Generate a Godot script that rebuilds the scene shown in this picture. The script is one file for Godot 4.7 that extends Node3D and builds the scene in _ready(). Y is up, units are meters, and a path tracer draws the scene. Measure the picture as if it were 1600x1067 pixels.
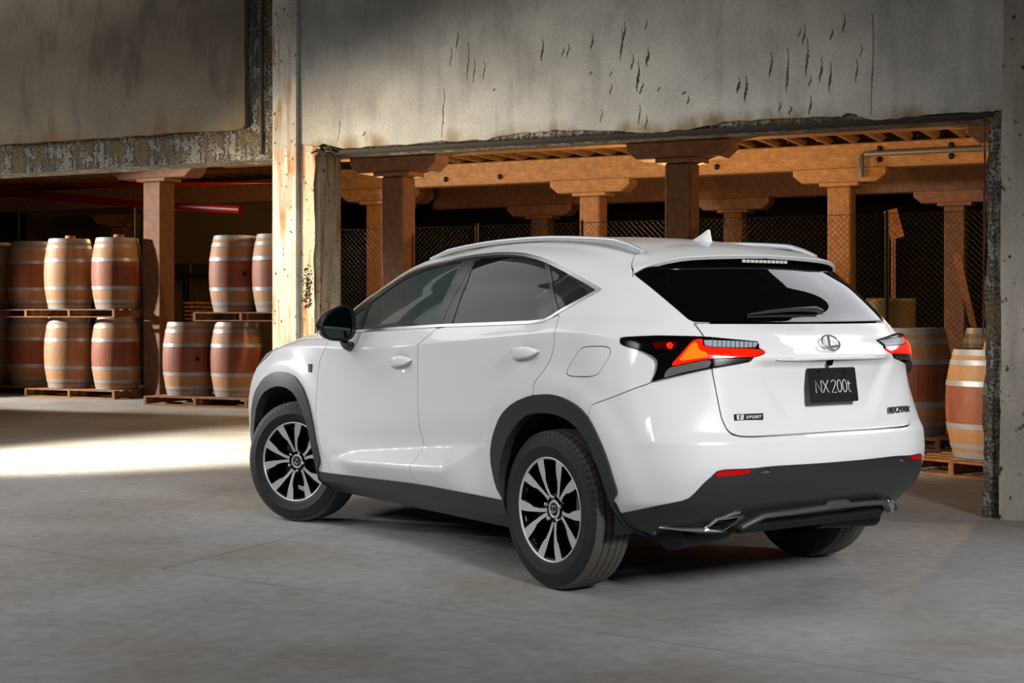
extends Node3D
# World: x runs to the right along the old concrete front, y is up, the front face of the wall is the plane z = 0.
# Car: x to its right, y up, z to its rear, the origin on the floor under the rear axle.

var M := {}
var taken := {}


func _ready() -> void:
	setup_view()
	setup_lights()
	make_materials()
	build_floor()
	build_front_wall()
	build_court()
	build_warehouse()
	build_barrels()
	build_fence()
	build_clutter()
	build_car()


func setup_view() -> void:
	var cam := Camera3D.new()
	cam.name = "camera"
	cam.projection = Camera3D.PROJECTION_FRUSTUM
	cam.near = 0.1
	cam.far = 200.0
	cam.size = 0.1 * 1067.0 / 2275.0
	cam.frustum_offset = Vector2(0, -0.1 * 42.5 / 2275.0)
	cam.position = Vector3(4.543, 1.251, 9.377)
	cam.rotation.y = deg_to_rad(25.85)
	add_child(cam)
	cam.current = true
	var we := WorldEnvironment.new()
	we.name = "surroundings"
	var e := Environment.new()
	e.background_mode = Environment.BG_COLOR
	e.background_color = Color(0.62, 0.66, 0.72)
	e.background_energy_multiplier = SKY_ENERGY
	e.tonemap_mode = Environment.TONE_MAPPER_LINEAR
	e.tonemap_exposure = 1.0
	e.sdfgi_enabled = true
	e.ssao_enabled = true
	e.ssil_enabled = true
	we.environment = e
	add_child(we)


const SKY_ENERGY := 0.10


func aim(l: Light3D, called: String, at: Vector3, to: Vector3, energy: float, c: Color) -> void:
	l.name = called
	add_child(l)
	l.position = at
	l.look_at_from_position(at, to, Vector3.UP)
	l.light_energy = energy
	l.light_color = c
	l.shadow_enabled = true


func area(called: String, at: Vector3, to: Vector3, size: Vector2, energy: float, c: Color) -> void:
	var l := AreaLight3D.new()
	l.area_size = size
	l.area_normalize_energy = true
	l.area_range = 60.0
	aim(l, called, at, to, energy, c)


func spot(called: String, at: Vector3, to: Vector3, angle: float, size: float, energy: float, c: Color, blend := 0.4) -> void:
	var l := SpotLight3D.new()
	l.spot_angle = angle
	l.spot_angle_attenuation = blend
	l.spot_range = 60.0
	l.spot_attenuation = 2.0
	l.light_size = size
	aim(l, called, at, to, energy, c)


func setup_lights() -> void:
	# a big softbox hangs over the court, a broad light stands behind the photographer, a small softbox by the right pier, floods on the bays
	area("overhead_softbox_light", Vector3(-5.2, 4.98, 3.9), Vector3(-4.9, 0.8, 3.8), Vector2(11.8, 5.0), 54.0, Color(0.985, 0.99, 1.0))
	spot("broad_light_over_court", Vector3(8.6, 4.2, 8.6), Vector3(2.7, 0.75, 2.4), 15.0, 0.9, 85.0, Color(0.985, 0.99, 1.0), 0.9)
	spot("broad_light_behind_camera", Vector3(-1.2, 3.9, 10.5), Vector3(1.2, 0.95, 2.2), 16.0, 1.0, 24.0, Color(0.985, 0.99, 1.0), 1.0)
	area("pier_softbox_light", Vector3(4.37, 3.2, 0.33), Vector3(4.37, 3.2, 3.0), Vector2(1.36, 2.7), 5.5, Color(0.97, 0.98, 1.0))
	spot("flood_light_left_bay", Vector3(-6.4, 2.8, 4.8), Vector3(-4.0, 0.0, -1.5), 15.5, 0.3, 720.0, Color(1.0, 0.95, 0.86), 1.0)
	spot("flood_light_pier", Vector3(-6.0, 1.5, 3.4), Vector3(-1.75, 1.65, 0.0), 16.0, 0.12, 70.0, Color(1.0, 0.91, 0.77), 1.0)
	spot("flood_light_bonnet", Vector3(-7.2, 2.3, 2.2), Vector3(-0.9, 0.85, 1.5), 11.0, 0.3, 30.0, Color(0.99, 0.99, 1.0), 1.0)
	spot("wall_wash_light", Vector3(-4.6, 0.5, 3.1), Vector3(-0.2, 2.15, 0.0), 15.0, 0.2, 30.0, Color(1.0, 0.97, 0.92), 1.0)
	spot("flood_light_barrels", Vector3(-17.0, 3.0, -3.2), Vector3(-8.8, 1.0, -7.4), 17.0, 0.15, 220.0, Color(1.0, 0.97, 0.93), 0.3)
	spot("flood_light_right_barrel", Vector3(-2.2, 2.9, 4.6), Vector3(2.6, 0.6, -2.0), 8.0, 0.1, 55.0, Color(1.0, 0.93, 0.82), 0.5)


# ---------------------------------------------------------------- naming
func numbered(called: String) -> String:
	if not taken.has(called):
		taken[called] = 0
		return called
	taken[called] += 1
	return "%s_%03d" % [called, taken[called]]


func tag(o: Node3D, label: String, category: String, group := "") -> Node3D:
	o.set_meta("label", label)
	o.set_meta("category", category)
	if group != "":
		o.set_meta("group", group)
	return o


func thing(called: String, label: String, category: String, at := Vector3.ZERO, turn := 0.0, group := "") -> Node3D:
	var o := Node3D.new()
	o.name = numbered(called)
	add_child(o)
	o.position = at
	o.rotation.y = turn
	return tag(o, label, category, group)


func part(called: String, mesh: Mesh, m: Material, parent: Node, label := "") -> MeshInstance3D:
	var o := MeshInstance3D.new()
	o.name = numbered(called) if parent == self else called
	o.mesh = mesh
	if m != null:
		o.material_override = m
	parent.add_child(o, true)
	if label != "":
		o.set_meta("label", label)
	return o


func struct(called: String, mesh: Mesh, m: Material, label := "", category := "") -> MeshInstance3D:
	var o := part(called, mesh, m, self)
	o.set_meta("kind", "structure")
	if label != "":
		o.set_meta("label", label)
	if category != "":
		o.set_meta("category", category)
	return o


func dup(o: Node3D, at: Vector3, turn: float, label := "", kind_name := "") -> Node3D:
	var r: Node3D = o.duplicate()
	r.name = numbered(kind_name if kind_name != "" else String(o.name).rstrip("_0123456789"))
	add_child(r)
	r.position = at
	r.rotation.y = turn
	if label != "":
		r.set_meta("label", label)
	return r


# ---------------------------------------------------------------- shapes
func begin() -> SurfaceTool:
	var st := SurfaceTool.new()
	st.begin(Mesh.PRIMITIVE_TRIANGLES)
	return st


func tri(st: SurfaceTool, a: Vector3, b: Vector3, c: Vector3, smooth := false) -> void:
	st.set_smooth_group(0 if smooth else -1)
	st.add_vertex(a)
	st.add_vertex(b)
	st.add_vertex(c)


func quad(st: SurfaceTool, a: Vector3, b: Vector3, c: Vector3, d: Vector3, smooth := false) -> void:
	tri(st, a, b, c, smooth)
	tri(st, a, c, d, smooth)


func done(st: SurfaceTool) -> ArrayMesh:
	st.generate_normals()
	return st.commit()


# a box with chamfered edges, turned by a basis
func box_to(st: SurfaceTool, c: Vector3, s: Vector3, ch := 0.0, basis := Basis.IDENTITY) -> void:
	var h := s * 0.5
	ch = minf(ch, minf(h.x, minf(h.y, h.z)) * 0.6)
	if ch <= 0.0:
		for ax in 3:
			for sg in [-1.0, 1.0]:
				var u := (ax + 1) % 3
				var w := (ax + 2) % 3
				var q: Array[Vector3] = []
				for k in [[-1, -1], [1, -1], [1, 1], [-1, 1]]:
					var p := Vector3.ZERO
					p[ax] = sg * h[ax]
					p[u] = k[0] * h[u]
					p[w] = k[1] * h[w]
					q.append(c + basis * p)
				if sg > 0:
					quad(st, q[3], q[2], q[1], q[0])
				else:
					quad(st, q[0], q[1], q[2], q[3])
		return
	var pts := PackedVector3Array()
	for ax in 3:
		for sg in [-1.0, 1.0]:
			var u := (ax + 1) % 3
			var w := (ax + 2) % 3
			var q: Array[Vector3] = []
			for k in [[-1, -1], [1, -1], [1, 1], [-1, 1]]:
				var p := Vector3.ZERO
				p[ax] = sg * h[ax]
				p[u] = k[0] * (h[u] - ch)
				p[w] = k[1] * (h[w] - ch)
				q.append(c + basis * p)
			if sg > 0:
				quad(st, q[3], q[2], q[1], q[0])
			else:
				quad(st, q[0], q[1], q[2], q[3])
	for ax in 3:
		var u := (ax + 1) % 3
		var w := (ax + 2) % 3
		for su in [-1.0, 1.0]:
			for sw in [-1.0, 1.0]:
				var e: Array[Vector3] = []
				for k in [[-1, 0], [1, 0], [1, 1], [-1, 1]]:
					var p := Vector3.ZERO
					p[ax] = k[0] * (h[ax] - ch)
					p[u] = su * (h[u] - (ch if k[1] == 1 else 0.0))
					p[w] = sw * (h[w] - (0.0 if k[1] == 1 else ch))
					e.append(c + basis * p)
				if su * sw > 0:
					quad(st, e[0], e[1], e[2], e[3])
				else:
					quad(st, e[3], e[2], e[1], e[0])
	for sx in [-1.0, 1.0]:
		for sy in [-1.0, 1.0]:
			for sz in [-1.0, 1.0]:
				var a := c + basis * Vector3(sx * h.x, sy * (h.y - ch), sz * (h.z - ch))
				var b := c + basis * Vector3(sx * (h.x - ch), sy * h.y, sz * (h.z - ch))
				var d := c + basis * Vector3(sx * (h.x - ch), sy * (h.y - ch), sz * h.z)
				if sx * sy * sz > 0:
					tri(st, a, d, b)
				else:
					tri(st, a, b, d)


func box(s: Vector3, ch := 0.0, c := Vector3.ZERO) -> ArrayMesh:
	var st := begin()
	box_to(st, c, s, ch)
	return done(st)


# a ring of points swept along; rows all of one length; closed = the row closes on itself
func rows_to(st: SurfaceTool, rows: Array, closed := true, smooth := true, flip := false) -> void:
	for i in rows.size() - 1:
		var a: PackedVector3Array = rows[i]
		var b: PackedVector3Array = rows[i + 1]
		var n := a.size()
		for k in (n if closed else n - 1):
			var k2 := (k + 1) % n
			if flip:
				quad(st, a[k2], a[k], b[k], b[k2], smooth)
			else:
				quad(st, a[k], a[k2], b[k2], b[k], smooth)


func cap_to(st: SurfaceTool, ring: PackedVector3Array, flip := false) -> void:
	var c := Vector3.ZERO
	for p in ring:
		c += p
	c /= ring.size()
	for k in ring.size():
		var k2 := (k + 1) % ring.size()
		if flip:
			tri(st, c, ring[k2], ring[k])
		else:
			tri(st, c, ring[k], ring[k2])


# a round tube along a path
func tube_to(st: SurfaceTool, path: PackedVector3Array, r: float, sides := 10, squash := 1.0, caps := true) -> void:
	var rows := []
	var up := Vector3.UP
	for i in path.size():
		var d: Vector3 = (path[mini(i + 1, path.size() - 1)] - path[maxi(i - 1, 0)]).normalized()
		if absf(d.dot(up)) > 0.95:
			up = Vector3.RIGHT if absf(d.x) < 0.9 else Vector3.BACK
		var x := d.cross(up).normalized()
		var y := x.cross(d).normalized()
		var ring := PackedVector3Array()
		for k in sides:
			var t := TAU * k / sides
			ring.append(path[i] + x * cos(t) * r + y * sin(t) * r * squash)
		rows.append(ring)
	rows_to(st, rows)
	if caps:
		cap_to(st, rows[0])
		cap_to(st, rows[rows.size() - 1], true)


func tube(path: PackedVector3Array, r: float, sides := 10, squash := 1.0) -> ArrayMesh:
	var st := begin()
	tube_to(st, path, r, sides, squash)
	return done(st)


# a profile of (radius, along) turned about an axis (0 = x, 1 = y)
func lathe_to(st: SurfaceTool, prof: PackedVector2Array, seg: int, axis := 1, c := Vector3.ZERO, smooth := true) -> void:
	var rows := []
	for p in prof:
		var ring := PackedVector3Array()
		for k in seg:
			var t := TAU * k / seg
			ring.append(c + (Vector3(cos(t) * p.x, p.y, sin(t) * p.x) if axis == 1 else Vector3(p.y, cos(t) * p.x, sin(t) * p.x)))
		rows.append(ring)
	rows_to(st, rows, true, smooth)


func lathe(prof: PackedVector2Array, seg: int, axis := 1) -> ArrayMesh:
	var st := begin()
	lathe_to(st, prof, seg, axis)
	return done(st)


# a flat outline pushed out to a thickness: basis columns = outline x, outline y, depth
func prism_to(st: SurfaceTool, poly: PackedVector2Array, depth: float, where := Transform3D.IDENTITY, bevel := 0.0) -> void:
	var p := poly
	if Geometry2D.is_polygon_clockwise(p):
		p = p.duplicate()
		p.reverse()
	var top := p
	if bevel > 0.0:
		var shrunk := Geometry2D.offset_polygon(p, -bevel, Geometry2D.JOIN_MITER)
		if shrunk.size() == 1 and shrunk[0].size() == p.size():
			# keep the order of the corners
			var s: PackedVector2Array = shrunk[0]
			var best := 0
			for k in s.size():
				if s[k].distance_to(p[0]) < s[best].distance_to(p[0]):
					best = k
			top = PackedVector2Array()
			for k in s.size():
				top.append(s[(best + k) % s.size()])
	var t := Geometry2D.triangulate_polygon(top)
	for k in range(0, t.size(), 3):
		var a := top[t[k]]
		var b := top[t[k + 1]]
		var c := top[t[k + 2]]
		if (b - a).cross(c - a) < 0.0:
			var q := b
			b = c
			c = q
		tri(st, where * Vector3(a.x, a.y, depth), where * Vector3(c.x, c.y, depth), where * Vector3(b.x, b.y, depth))
	var tb := Geometry2D.triangulate_polygon(p)
	for k in range(0, tb.size(), 3):
		var a := p[tb[k]]
		var b := p[tb[k + 1]]
		var c := p[tb[k + 2]]
		if (b - a).cross(c - a) < 0.0:
			var q := b
			b = c
			c = q
		tri(st, where * Vector3(a.x, a.y, 0), where * Vector3(b.x, b.y, 0), where * Vector3(c.x, c.y, 0))
	var n := p.size()
	for k in n:
		var k2 := (k + 1) % n
		var a0 := where * Vector3(p[k].x, p[k].y, 0)
		var b0 := where * Vector3(p[k2].x, p[k2].y, 0)
		if bevel > 0.0:
			var a1 := where * Vector3(p[k].x, p[k].y, depth - bevel)
			var b1 := where * Vector3(p[k2].x, p[k2].y, depth - bevel)
			quad(st, a0, a1, b1, b0)
			quad(st, a1, where * Vector3(top[k].x, top[k].y, depth), where * Vector3(top[k2].x, top[k2].y, depth), b1)
		else:
			quad(st, a0, where * Vector3(p[k].x, p[k].y, depth), where * Vector3(p[k2].x, p[k2].y, depth), b0)


func prism(poly: PackedVector2Array, depth: float, bevel := 0.0) -> ArrayMesh:
	var st := begin()
	prism_to(st, poly, depth, Transform3D.IDENTITY, bevel)
	return done(st)


func lettering(text: String, height: float, depth: float, face := "Droid Sans", weight := 400) -> TextMesh:
	var f := SystemFont.new()
	f.font_names = PackedStringArray([face])
	f.font_weight = weight
	var t := TextMesh.new()
	t.text = text
	t.font = f
	t.font_size = 64
	t.pixel_size = height / 46.0
	t.depth = depth
	t.curve_step = 1.0
	return t


# ---------------------------------------------------------------- materials
func noise_img(w: int, h: int, freq: float, sd: int, oct := 5, kind := FastNoiseLite.TYPE_SIMPLEX_SMOOTH, seamless := true) -> Image:
	var n := FastNoiseLite.new()
	n.seed = sd
	n.frequency = freq
	n.noise_type = kind
	n.fractal_octaves = oct
	var im := n.get_seamless_image(w, h) if seamless else n.get_image(w, h)
	im.convert(Image.FORMAT_L8)
	return im


func mat(c: Color, rough := 0.6, metal := 0.0) -> StandardMaterial3D:
	var m := StandardMaterial3D.new()
	m.albedo_color = c
	m.roughness = rough
	m.metallic = metal
	return m


func tex(im: Image) -> ImageTexture:
	return ImageTexture.create_from_image(im)


# a picture from layers: f(x, y) gives a colour
func grain_image(w: int, h: int, light: Color, dark: Color, sd: int) -> Image:
	# long grain along y
	var a := noise_img(w, h, 0.012, sd, 4)
	var fine := noise_img(w, h, 0.09, sd + 1, 3)
	var im := Image.create_empty(w, h, false, Image.FORMAT_RGB8)
	for y in h:
		for x in w:
			var yy := int(y * 0.07) % h
			var g := a.get_pixel((x + int(a.get_pixel(x / 4, yy).r * 60.0)) % w, yy).r
			var ring := 0.5 + 0.5 * sin(g * 42.0)
			var f := fine.get_pixel((x * 2) % w, yy).r
			var k := clampf(0.25 + 0.35 * ring + 0.7 * (f - 0.5) + 0.5 * (a.get_pixel(x, y).r - 0.5), 0.0, 1.0)
			im.set_pixel(x, y, dark.lerp(light, k))
	im.generate_mipmaps()
	return im


func wood(light: Color, dark: Color, sd: int, along: int, rough := 0.75, scale := 1.0) -> StandardMaterial3D:
	var m := mat(Color.WHITE, rough)
	m.albedo_texture = wood_tex(light, dark, sd, along == 0)
	m.uv1_triplanar = true
	m.uv1_scale = Vector3.ONE * 1.5 * scale
	return m


var wood_cache := {}


func wood_tex(light: Color, dark: Color, sd: int, lying: bool) -> ImageTexture:
	var key := "%s%s%d" % [light, dark, sd]
	if not wood_cache.has(key):
		var im := grain_image(384, 384, light, dark, sd)
		if lying:
			im.rotate_90(CLOCKWISE)
		wood_cache[key] = tex(im)
	return wood_cache[key]


func stain_image(w: int, h: int, base: Color, sd: int, streak: float, edge_c: Color, edge: float, rust := 0.0, speck := 0.0) -> Image:
	# plaster or bare concrete: cloudy tone, runs of dirt down the wall, a dirty lower edge, rust and pits
	var cloud := noise_img(w, h, 0.006, sd, 5)
	var fine := noise_img(w, h, 0.11, sd + 1, 3)
	var runs := noise_img(w, 96, 0.02, sd + 2, 5)
	var cell := noise_img(w, h, 0.035, sd + 3, 4)
	var im := Image.create_empty(w, h, false, Image.FORMAT_RGB8)
	for y in h:
		var v := float(y) / h
		for x in w:
			var c := cloud.get_pixel(x, y).r
			var ry := v * 96.0
			var r := lerpf(runs.get_pixel(x, int(ry) % 96).r, runs.get_pixel(x, (int(ry) + 1) % 96).r, ry - floorf(ry))
			var f := fine.get_pixel(x, y).r
			var k := 1.0 + 0.20 * (c - 0.5) + 0.10 * (f - 0.5) - streak * maxf(0.0, r - 0.5)
			var col := Color(base.r * k, base.g * k, base.b * k)
			var low := clampf((v - 1.0 + edge + 0.10 * (c - 0.5)) / maxf(edge, 0.001), 0.0, 1.0) if edge > 0.0 else 0.0
			col = col.lerp(edge_c, low * clampf(0.25 + 1.2 * (r - 0.3), 0.0, 0.9))
			if rust > 0.0:
				var q := clampf((r - 0.47) * 5.0, 0.0, 1.0) * clampf(0.35 + 1.4 * (c - 0.4), 0.0, 1.0)
				col = col.lerp(Color(0.62, 0.36, 0.13), rust * q)
			if speck > 0.0:
				var p := cell.get_pixel(x, y).r
				if p > 0.80 - speck * 0.2:
					col = col.lerp(Color(0.16, 0.12, 0.09), clampf((p - (0.80 - speck * 0.2)) * 9.0, 0.0, 0.85))
			im.set_pixel(x, y, col.clamp())
	return im


const CHIPS := [[0.26,3.20,0.17,0.016],[0.42,3.12,0.07,0.012],[0.46,3.14,0.09,0.012],[0.64,3.19,0.11,0.016],[0.86,3.21,0.22,0.016],[0.88,3.26,0.14,0.016],[0.98,2.98,0.21,0.024],[0.94,3.03,0.11,0.016],
	[1.05,3.07,0.13,0.024],[1.01,2.83,0.05,0.016],[1.00,2.79,0.04,0.016],[1.13,2.80,0.04,0.016],[0.63,2.94,0.03,0.016],[1.34,2.72,0.06,0.016],[1.31,2.76,0.03,0.024],[1.69,2.82,0.11,0.024],
	[1.74,2.83,0.18,0.024],[1.91,2.97,0.17,0.016],[2.02,2.99,0.27,0.012],[2.02,2.86,0.16,0.012],[2.13,3.13,0.13,0.016],[2.10,3.11,0.06,0.012],[2.15,3.04,0.25,0.016],[2.17,2.79,0.07,0.012],
	[2.24,2.91,0.17,0.016],[2.30,2.88,0.20,0.016],[2.31,3.09,0.08,0.016],[2.39,3.18,0.13,0.012],[2.47,2.88,0.15,0.012],[1.97,2.64,0.07,0.016],[2.17,2.67,0.13,0.016],[2.04,2.61,0.06,0.016],
	[2.57,3.17,0.65,0.008],[2.50,2.97,0.08,0.012],[-0.42,3.30,0.12,0.012],[-0.33,3.22,0.28,0.010],[-0.28,3.10,0.18,0.010],[-0.47,3.19,0.14,0.010],[-0.20,3.07,0.13,0.010],[-0.53,2.89,0.19,0.008],
	[-0.12,2.87,0.02,0.020],[-0.54,2.77,0.23,0.008],[-1.43,2.71,0.15,0.008],[-1.21,2.62,0.04,0.020],[1.04,3.26,0.07,0.010],[0.78,2.84,0.08,0.014],[0.99,2.68,0.13,0.012],[1.04,2.61,0.10,0.012],
	[0.71,2.67,0.09,0.012],[0.78,2.93,0.04,0.014]]


func make_materials() -> void:
	M.paint = mat(Color(0.87, 0.87, 0.865), 0.30)
	M.paint.clearcoat_enabled = true
	M.paint.clearcoat = 0.5
	M.paint.metallic_specular = 0.3
	M.paint.clearcoat_roughness = 0.04
	M.cladding = mat(Color(0.172, 0.175, 0.18), 0.40)
	M.strake = mat(Color(0.27, 0.275, 0.28), 0.4)
	M.dark_chrome = mat(Color(0.50, 0.50, 0.51), 0.22, 0.9)
	M.rubber = mat(Color(0.092, 0.09, 0.087), 0.65)
	M.dark = mat(Color(0.012, 0.012, 0.012), 0.8)
	M.gloss_black = mat(Color(0.03, 0.03, 0.032), 0.10)
	M.gloss_black.metallic_specular = 0.25
	M.emblem = mat(Color(0.60, 0.60, 0.61), 0.28, 0.7)
	M.grey_lens = mat(Color(0.40, 0.38, 0.36), 0.12)
	M.pillar_black = mat(Color(0.13, 0.135, 0.14), 0.22)
	M.pillar_black.metallic_specular = 0.3
	M.chrome = mat(Color(0.86, 0.86, 0.87), 0.12, 1.0)
	M.satin = mat(Color(0.78, 0.78, 0.79), 0.28, 1.0)
	M.machined = mat(Color(0.82, 0.82, 0.83), 0.34, 0.45)
	M.grey = mat(Color(0.33, 0.335, 0.34), 0.45)
	M.glass_dark = mat(Color(0.05, 0.055, 0.058, 0.93), 0.02)
	M.glass_dark.metallic_specular = 0.24
	M.glass_dark.transparency = BaseMaterial3D.TRANSPARENCY_ALPHA
	M.glass_rear = mat(Color(0.03, 0.03, 0.032, 0.94), 0.02)
	M.glass_rear.transparency = BaseMaterial3D.TRANSPARENCY_ALPHA
	M.glass_rear.metallic_specular = 0.42
	M.tread = mat(Color(0.30, 0.285, 0.26), 0.85)
	M.glass_front = mat(Color(0.26, 0.32, 0.315, 0.58), 0.03)  # pale green tint stands in for the reflection in the panes
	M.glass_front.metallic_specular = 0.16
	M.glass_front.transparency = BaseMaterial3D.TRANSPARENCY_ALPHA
	M.red = mat(Color(0.62, 0.01, 0.015), 0.12)
	M.red.emission_enabled = true  # faint glow put into the rear reflectors, which are no lamps
	M.red.emission = Color(0.9, 0.01, 0.01)
	M.red.emission_energy_multiplier = 0.10
	M.red_lens = mat(Color(0.30, 0.008, 0.01), 0.1)
	M.lit = mat(Color(0.9, 0.10, 0.03), 0.1)
	M.lit.emission_enabled = true
	M.lit.emission = Color(1.0, 0.09, 0.015)
	M.lit.emission_energy_multiplier = 0.85
	M.lit_hot = mat(Color(1.0, 0.35, 0.06), 0.1)
	M.lit_hot.emission_enabled = true
	M.lit_hot.emission = Color(1.0, 0.40, 0.06)
	M.lit_hot.emission_energy_multiplier = 1.15
	M.clear_lens = mat(Color(0.62, 0.64, 0.66), 0.1)
	M.amber = mat(Color(0.75, 0.30, 0.04), 0.15)
	M.steel = mat(Color(0.56, 0.57, 0.59), 0.38, 0.85)
	M.hoop = mat(Color(0.62, 0.63, 0.65), 0.42, 0.35)
	M.white_print = mat(Color(0.85, 0.85, 0.85), 0.5)
	M.leather = mat(Color(0.05, 0.05, 0.052), 0.6)
	M.trim_light = mat(Color(0.42, 0.44, 0.42), 0.6)
	M.pipe_red = mat(Color(0.42, 0.02, 0.03), 0.35)
	M.iron = mat(Color(0.05, 0.05, 0.052), 0.55, 0.3)
	M.wire = mat(Color(0.15, 0.135, 0.115), 0.7, 0.2)
	# timber
	M.post = wood(Color(0.54, 0.37, 0.26), Color(0.36, 0.23, 0.15), 11, 1)
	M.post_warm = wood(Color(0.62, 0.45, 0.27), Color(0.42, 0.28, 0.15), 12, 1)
	M.beam = wood(Color(0.66, 0.50, 0.31), Color(0.46, 0.32, 0.17), 13, 0)
	M.cap = wood(Color(0.60, 0.42, 0.31), Color(0.42, 0.27, 0.18), 14, 0)
	M.deck = wood(Color(0.62, 0.47, 0.30), Color(0.43, 0.30, 0.17), 15, 0, 0.85)
	M.pallet = wood(Color(0.66, 0.46, 0.28), Color(0.42, 0.26, 0.14), 16, 0, 0.85)
	# barrel oak, the middle of some stained by wine
	M.oak = wood(Color(0.71, 0.53, 0.37), Color(0.60, 0.43, 0.28), 17, 1, 0.62)
	M.oak.vertex_color_use_as_albedo = true
	M.head = wood(Color(0.70, 0.50, 0.30), Color(0.50, 0.32, 0.17), 18, 0, 0.7)
	# mineral surfaces
	M.floor = mat(Color.WHITE, 0.62)
	M.floor.albedo_texture = tex(floor_image())
	M.floor.uv1_triplanar = true
	M.floor.uv1_world_triplanar = true
	M.floor.uv1_scale = Vector3(0.16, 0.16, 0.16)
	M.rough = mat(Color.WHITE, 0.9)
	M.rough.albedo_texture = tex(rough_image())
	M.rough.uv1_triplanar = true
	M.rough.uv1_world_triplanar = true
	M.rough.uv1_scale = Vector3(0.75, 0.75, 0.75)
	M.rough.heightmap_enabled = true
	M.rough.heightmap_texture = tex(noise_img(512, 512, 0.03, 77, 5))
	M.rough.heightmap_scale = 1.2
	M.tan_wall = mat(Color(0.50, 0.40, 0.27), 0.9)


func floor_image() -> Image:
	var s := 1024
	var cloud := noise_img(s, s, 0.004, 31, 6)
	var fine := noise_img(s, s, 0.05, 32, 4)
	var scuff := noise_img(s, s, 0.02, 33, 3)
	var im := Image.create_empty(s, s, false, Image.FORMAT_RGB8)
	for y in s:
		for x in s:
			var c := cloud.get_pixel(x, y).r
			var f := fine.get_pixel(x, y).r
			var q := scuff.get_pixel((x * 3 + y) % s, (y * 9) % s).r
			var k := 0.60 + 0.10 * (c - 0.5) + 0.09 * (f - 0.5) + 0.05 * (q - 0.5)
			var warm := clampf((0.47 - c) * 2.0, 0.0, 0.5)
			im.set_pixel(x, y, Color(k * 1.0, k * (0.995 - 0.06 * warm), k * (0.985 - 0.16 * warm)).clamp())
	return im


func rough_image() -> Image:
	var s := 1024
	var big := noise_img(s, s, 0.006, 41, 6)
	var fine := noise_img(s, s, 0.05, 42, 4)
	var runs := noise_img(s, 128, 0.03, 43, 4)
	var im := Image.create_empty(s, s, false, Image.FORMAT_RGB8)
	for y in s:
		for x in s:
			var b := big.get_pixel(x, y).r
			var f := fine.get_pixel(x, y).r
			var r := runs.get_pixel(x, (y / 10) % 128).r
			var white := clampf((b + 0.55 * (f - 0.5) + 0.5 * (r - 0.5) - 0.50) * 5.0, 0.0, 1.0)
			var k := 0.33 + 0.35 * (f - 0.5) + 0.15 * (r - 0.5)
			var col := Color(k, k * 0.94, k * 0.84).lerp(Color(0.60, 0.58, 0.53) * (0.92 + 0.5 * (f - 0.5)), white * 0.85)
			var yellow := clampf((0.41 - b) * 6.0, 0.0, 0.5)
			im.set_pixel(x, y, col.lerp(Color(0.45, 0.36, 0.21) * (0.8 + 0.5 * f), yellow).clamp())
	return im


# ---------------------------------------------------------------- floor
func build_floor() -> void:
	var root := Node3D.new()
	root.name = "floor"
	add_child(root)
	root.set_meta("kind", "structure")
	root.set_meta("label", "bare grey concrete slab floor with fine saw cut joints and dusty scuffs")
	# two joints part four slabs: one runs along the wall, one runs in under the car
	var slope := 0.16
	var g := 0.004
	var zj := func(x: float) -> float: return 3.67 + slope * (x + 0.19)
	var x0 := -30.0
	var x1 := 24.0
	var xj := -0.13
	var slabs := [
		[Vector2(x0, -21), Vector2(xj - g, -21), Vector2(xj - g, zj.call(xj) - g), Vector2(x0, zj.call(x0) - g)],
		[Vector2(xj + g, -21), Vector2(x1, -21), Vector2(x1, zj.call(x1) - g), Vector2(xj + g, zj.call(xj) - g)],
		[Vector2(x0, zj.call(x0) + g), Vector2(x1, zj.call(x1) + g), Vector2(x1, 30), Vector2(x0, 30)]]
	for s in slabs:
		var st := begin()
		prism_to(st, PackedVector2Array(s), 0.3, Transform3D(Basis(Vector3.RIGHT, Vector3.BACK, Vector3.UP), Vector3(0, -0.3, 0)))
		part("slab", done(st), M.floor, root)
	part("joint_filler", box(Vector3(56, 0.02, 52), 0.0, Vector3(-3, -0.02, 4.5)), M.dark, root)


# ---------------------------------------------------------------- the concrete front
func panel_mesh(poly: PackedVector2Array, depth: float, z: float, rect: Rect2) -> ArrayMesh:
	# an upright slab with a picture laid over its face
	var st := begin()
	var p := poly
	if Geometry2D.is_polygon_clockwise(p):
		p = p.duplicate()
		p.reverse()
	var put := func(q: Vector2, d: float) -> void:
		st.set_uv(Vector2((q.x - rect.position.x) / rect.size.x, (rect.end.y - q.y) / rect.size.y))
		st.add_vertex(Vector3(q.x, q.y, z + d))
	st.set_smooth_group(-1)
	var t := Geometry2D.triangulate_polygon(p)
	for k in range(0, t.size(), 3):
		var a := p[t[k]]
		var b := p[t[k + 1]]
		var c := p[t[k + 2]]
		if (b - a).cross(c - a) < 0.0:
			var q := b
			b = c
			c = q
		put.call(a, depth)
		put.call(c, depth)
		put.call(b, depth)
	for k in p.size():
		var a := p[k]
		var b := p[(k + 1) % p.size()]
		for q in [[a, 0.0], [a, depth], [b, depth], [a, 0.0], [b, depth], [b, 0.0]]:
			put.call(q[0], q[1])
	st.generate_normals()
	return st.commit()


func ragged(from: Vector2, to: Vector2, step: float, amount: float, sd: int) -> PackedVector2Array:
	var rng := RandomNumberGenerator.new()
	rng.seed = sd
	var out := PackedVector2Array()
	var n := maxi(2, int(from.distance_to(to) / step))
	var side := (to - from).normalized().orthogonal()
	var drift := 0.0
	for k in n + 1:
		drift = drift * 0.7 + rng.randf_range(-amount, amount)
		var t := clampf((k + (rng.randf_range(-0.35, 0.35) if k > 0 and k < n else 0.0)) / n, 0.0, 1.0)
		out.append(from.lerp(to, t) + side * (drift if k > 0 and k < n else 0.0))
	return out


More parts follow.
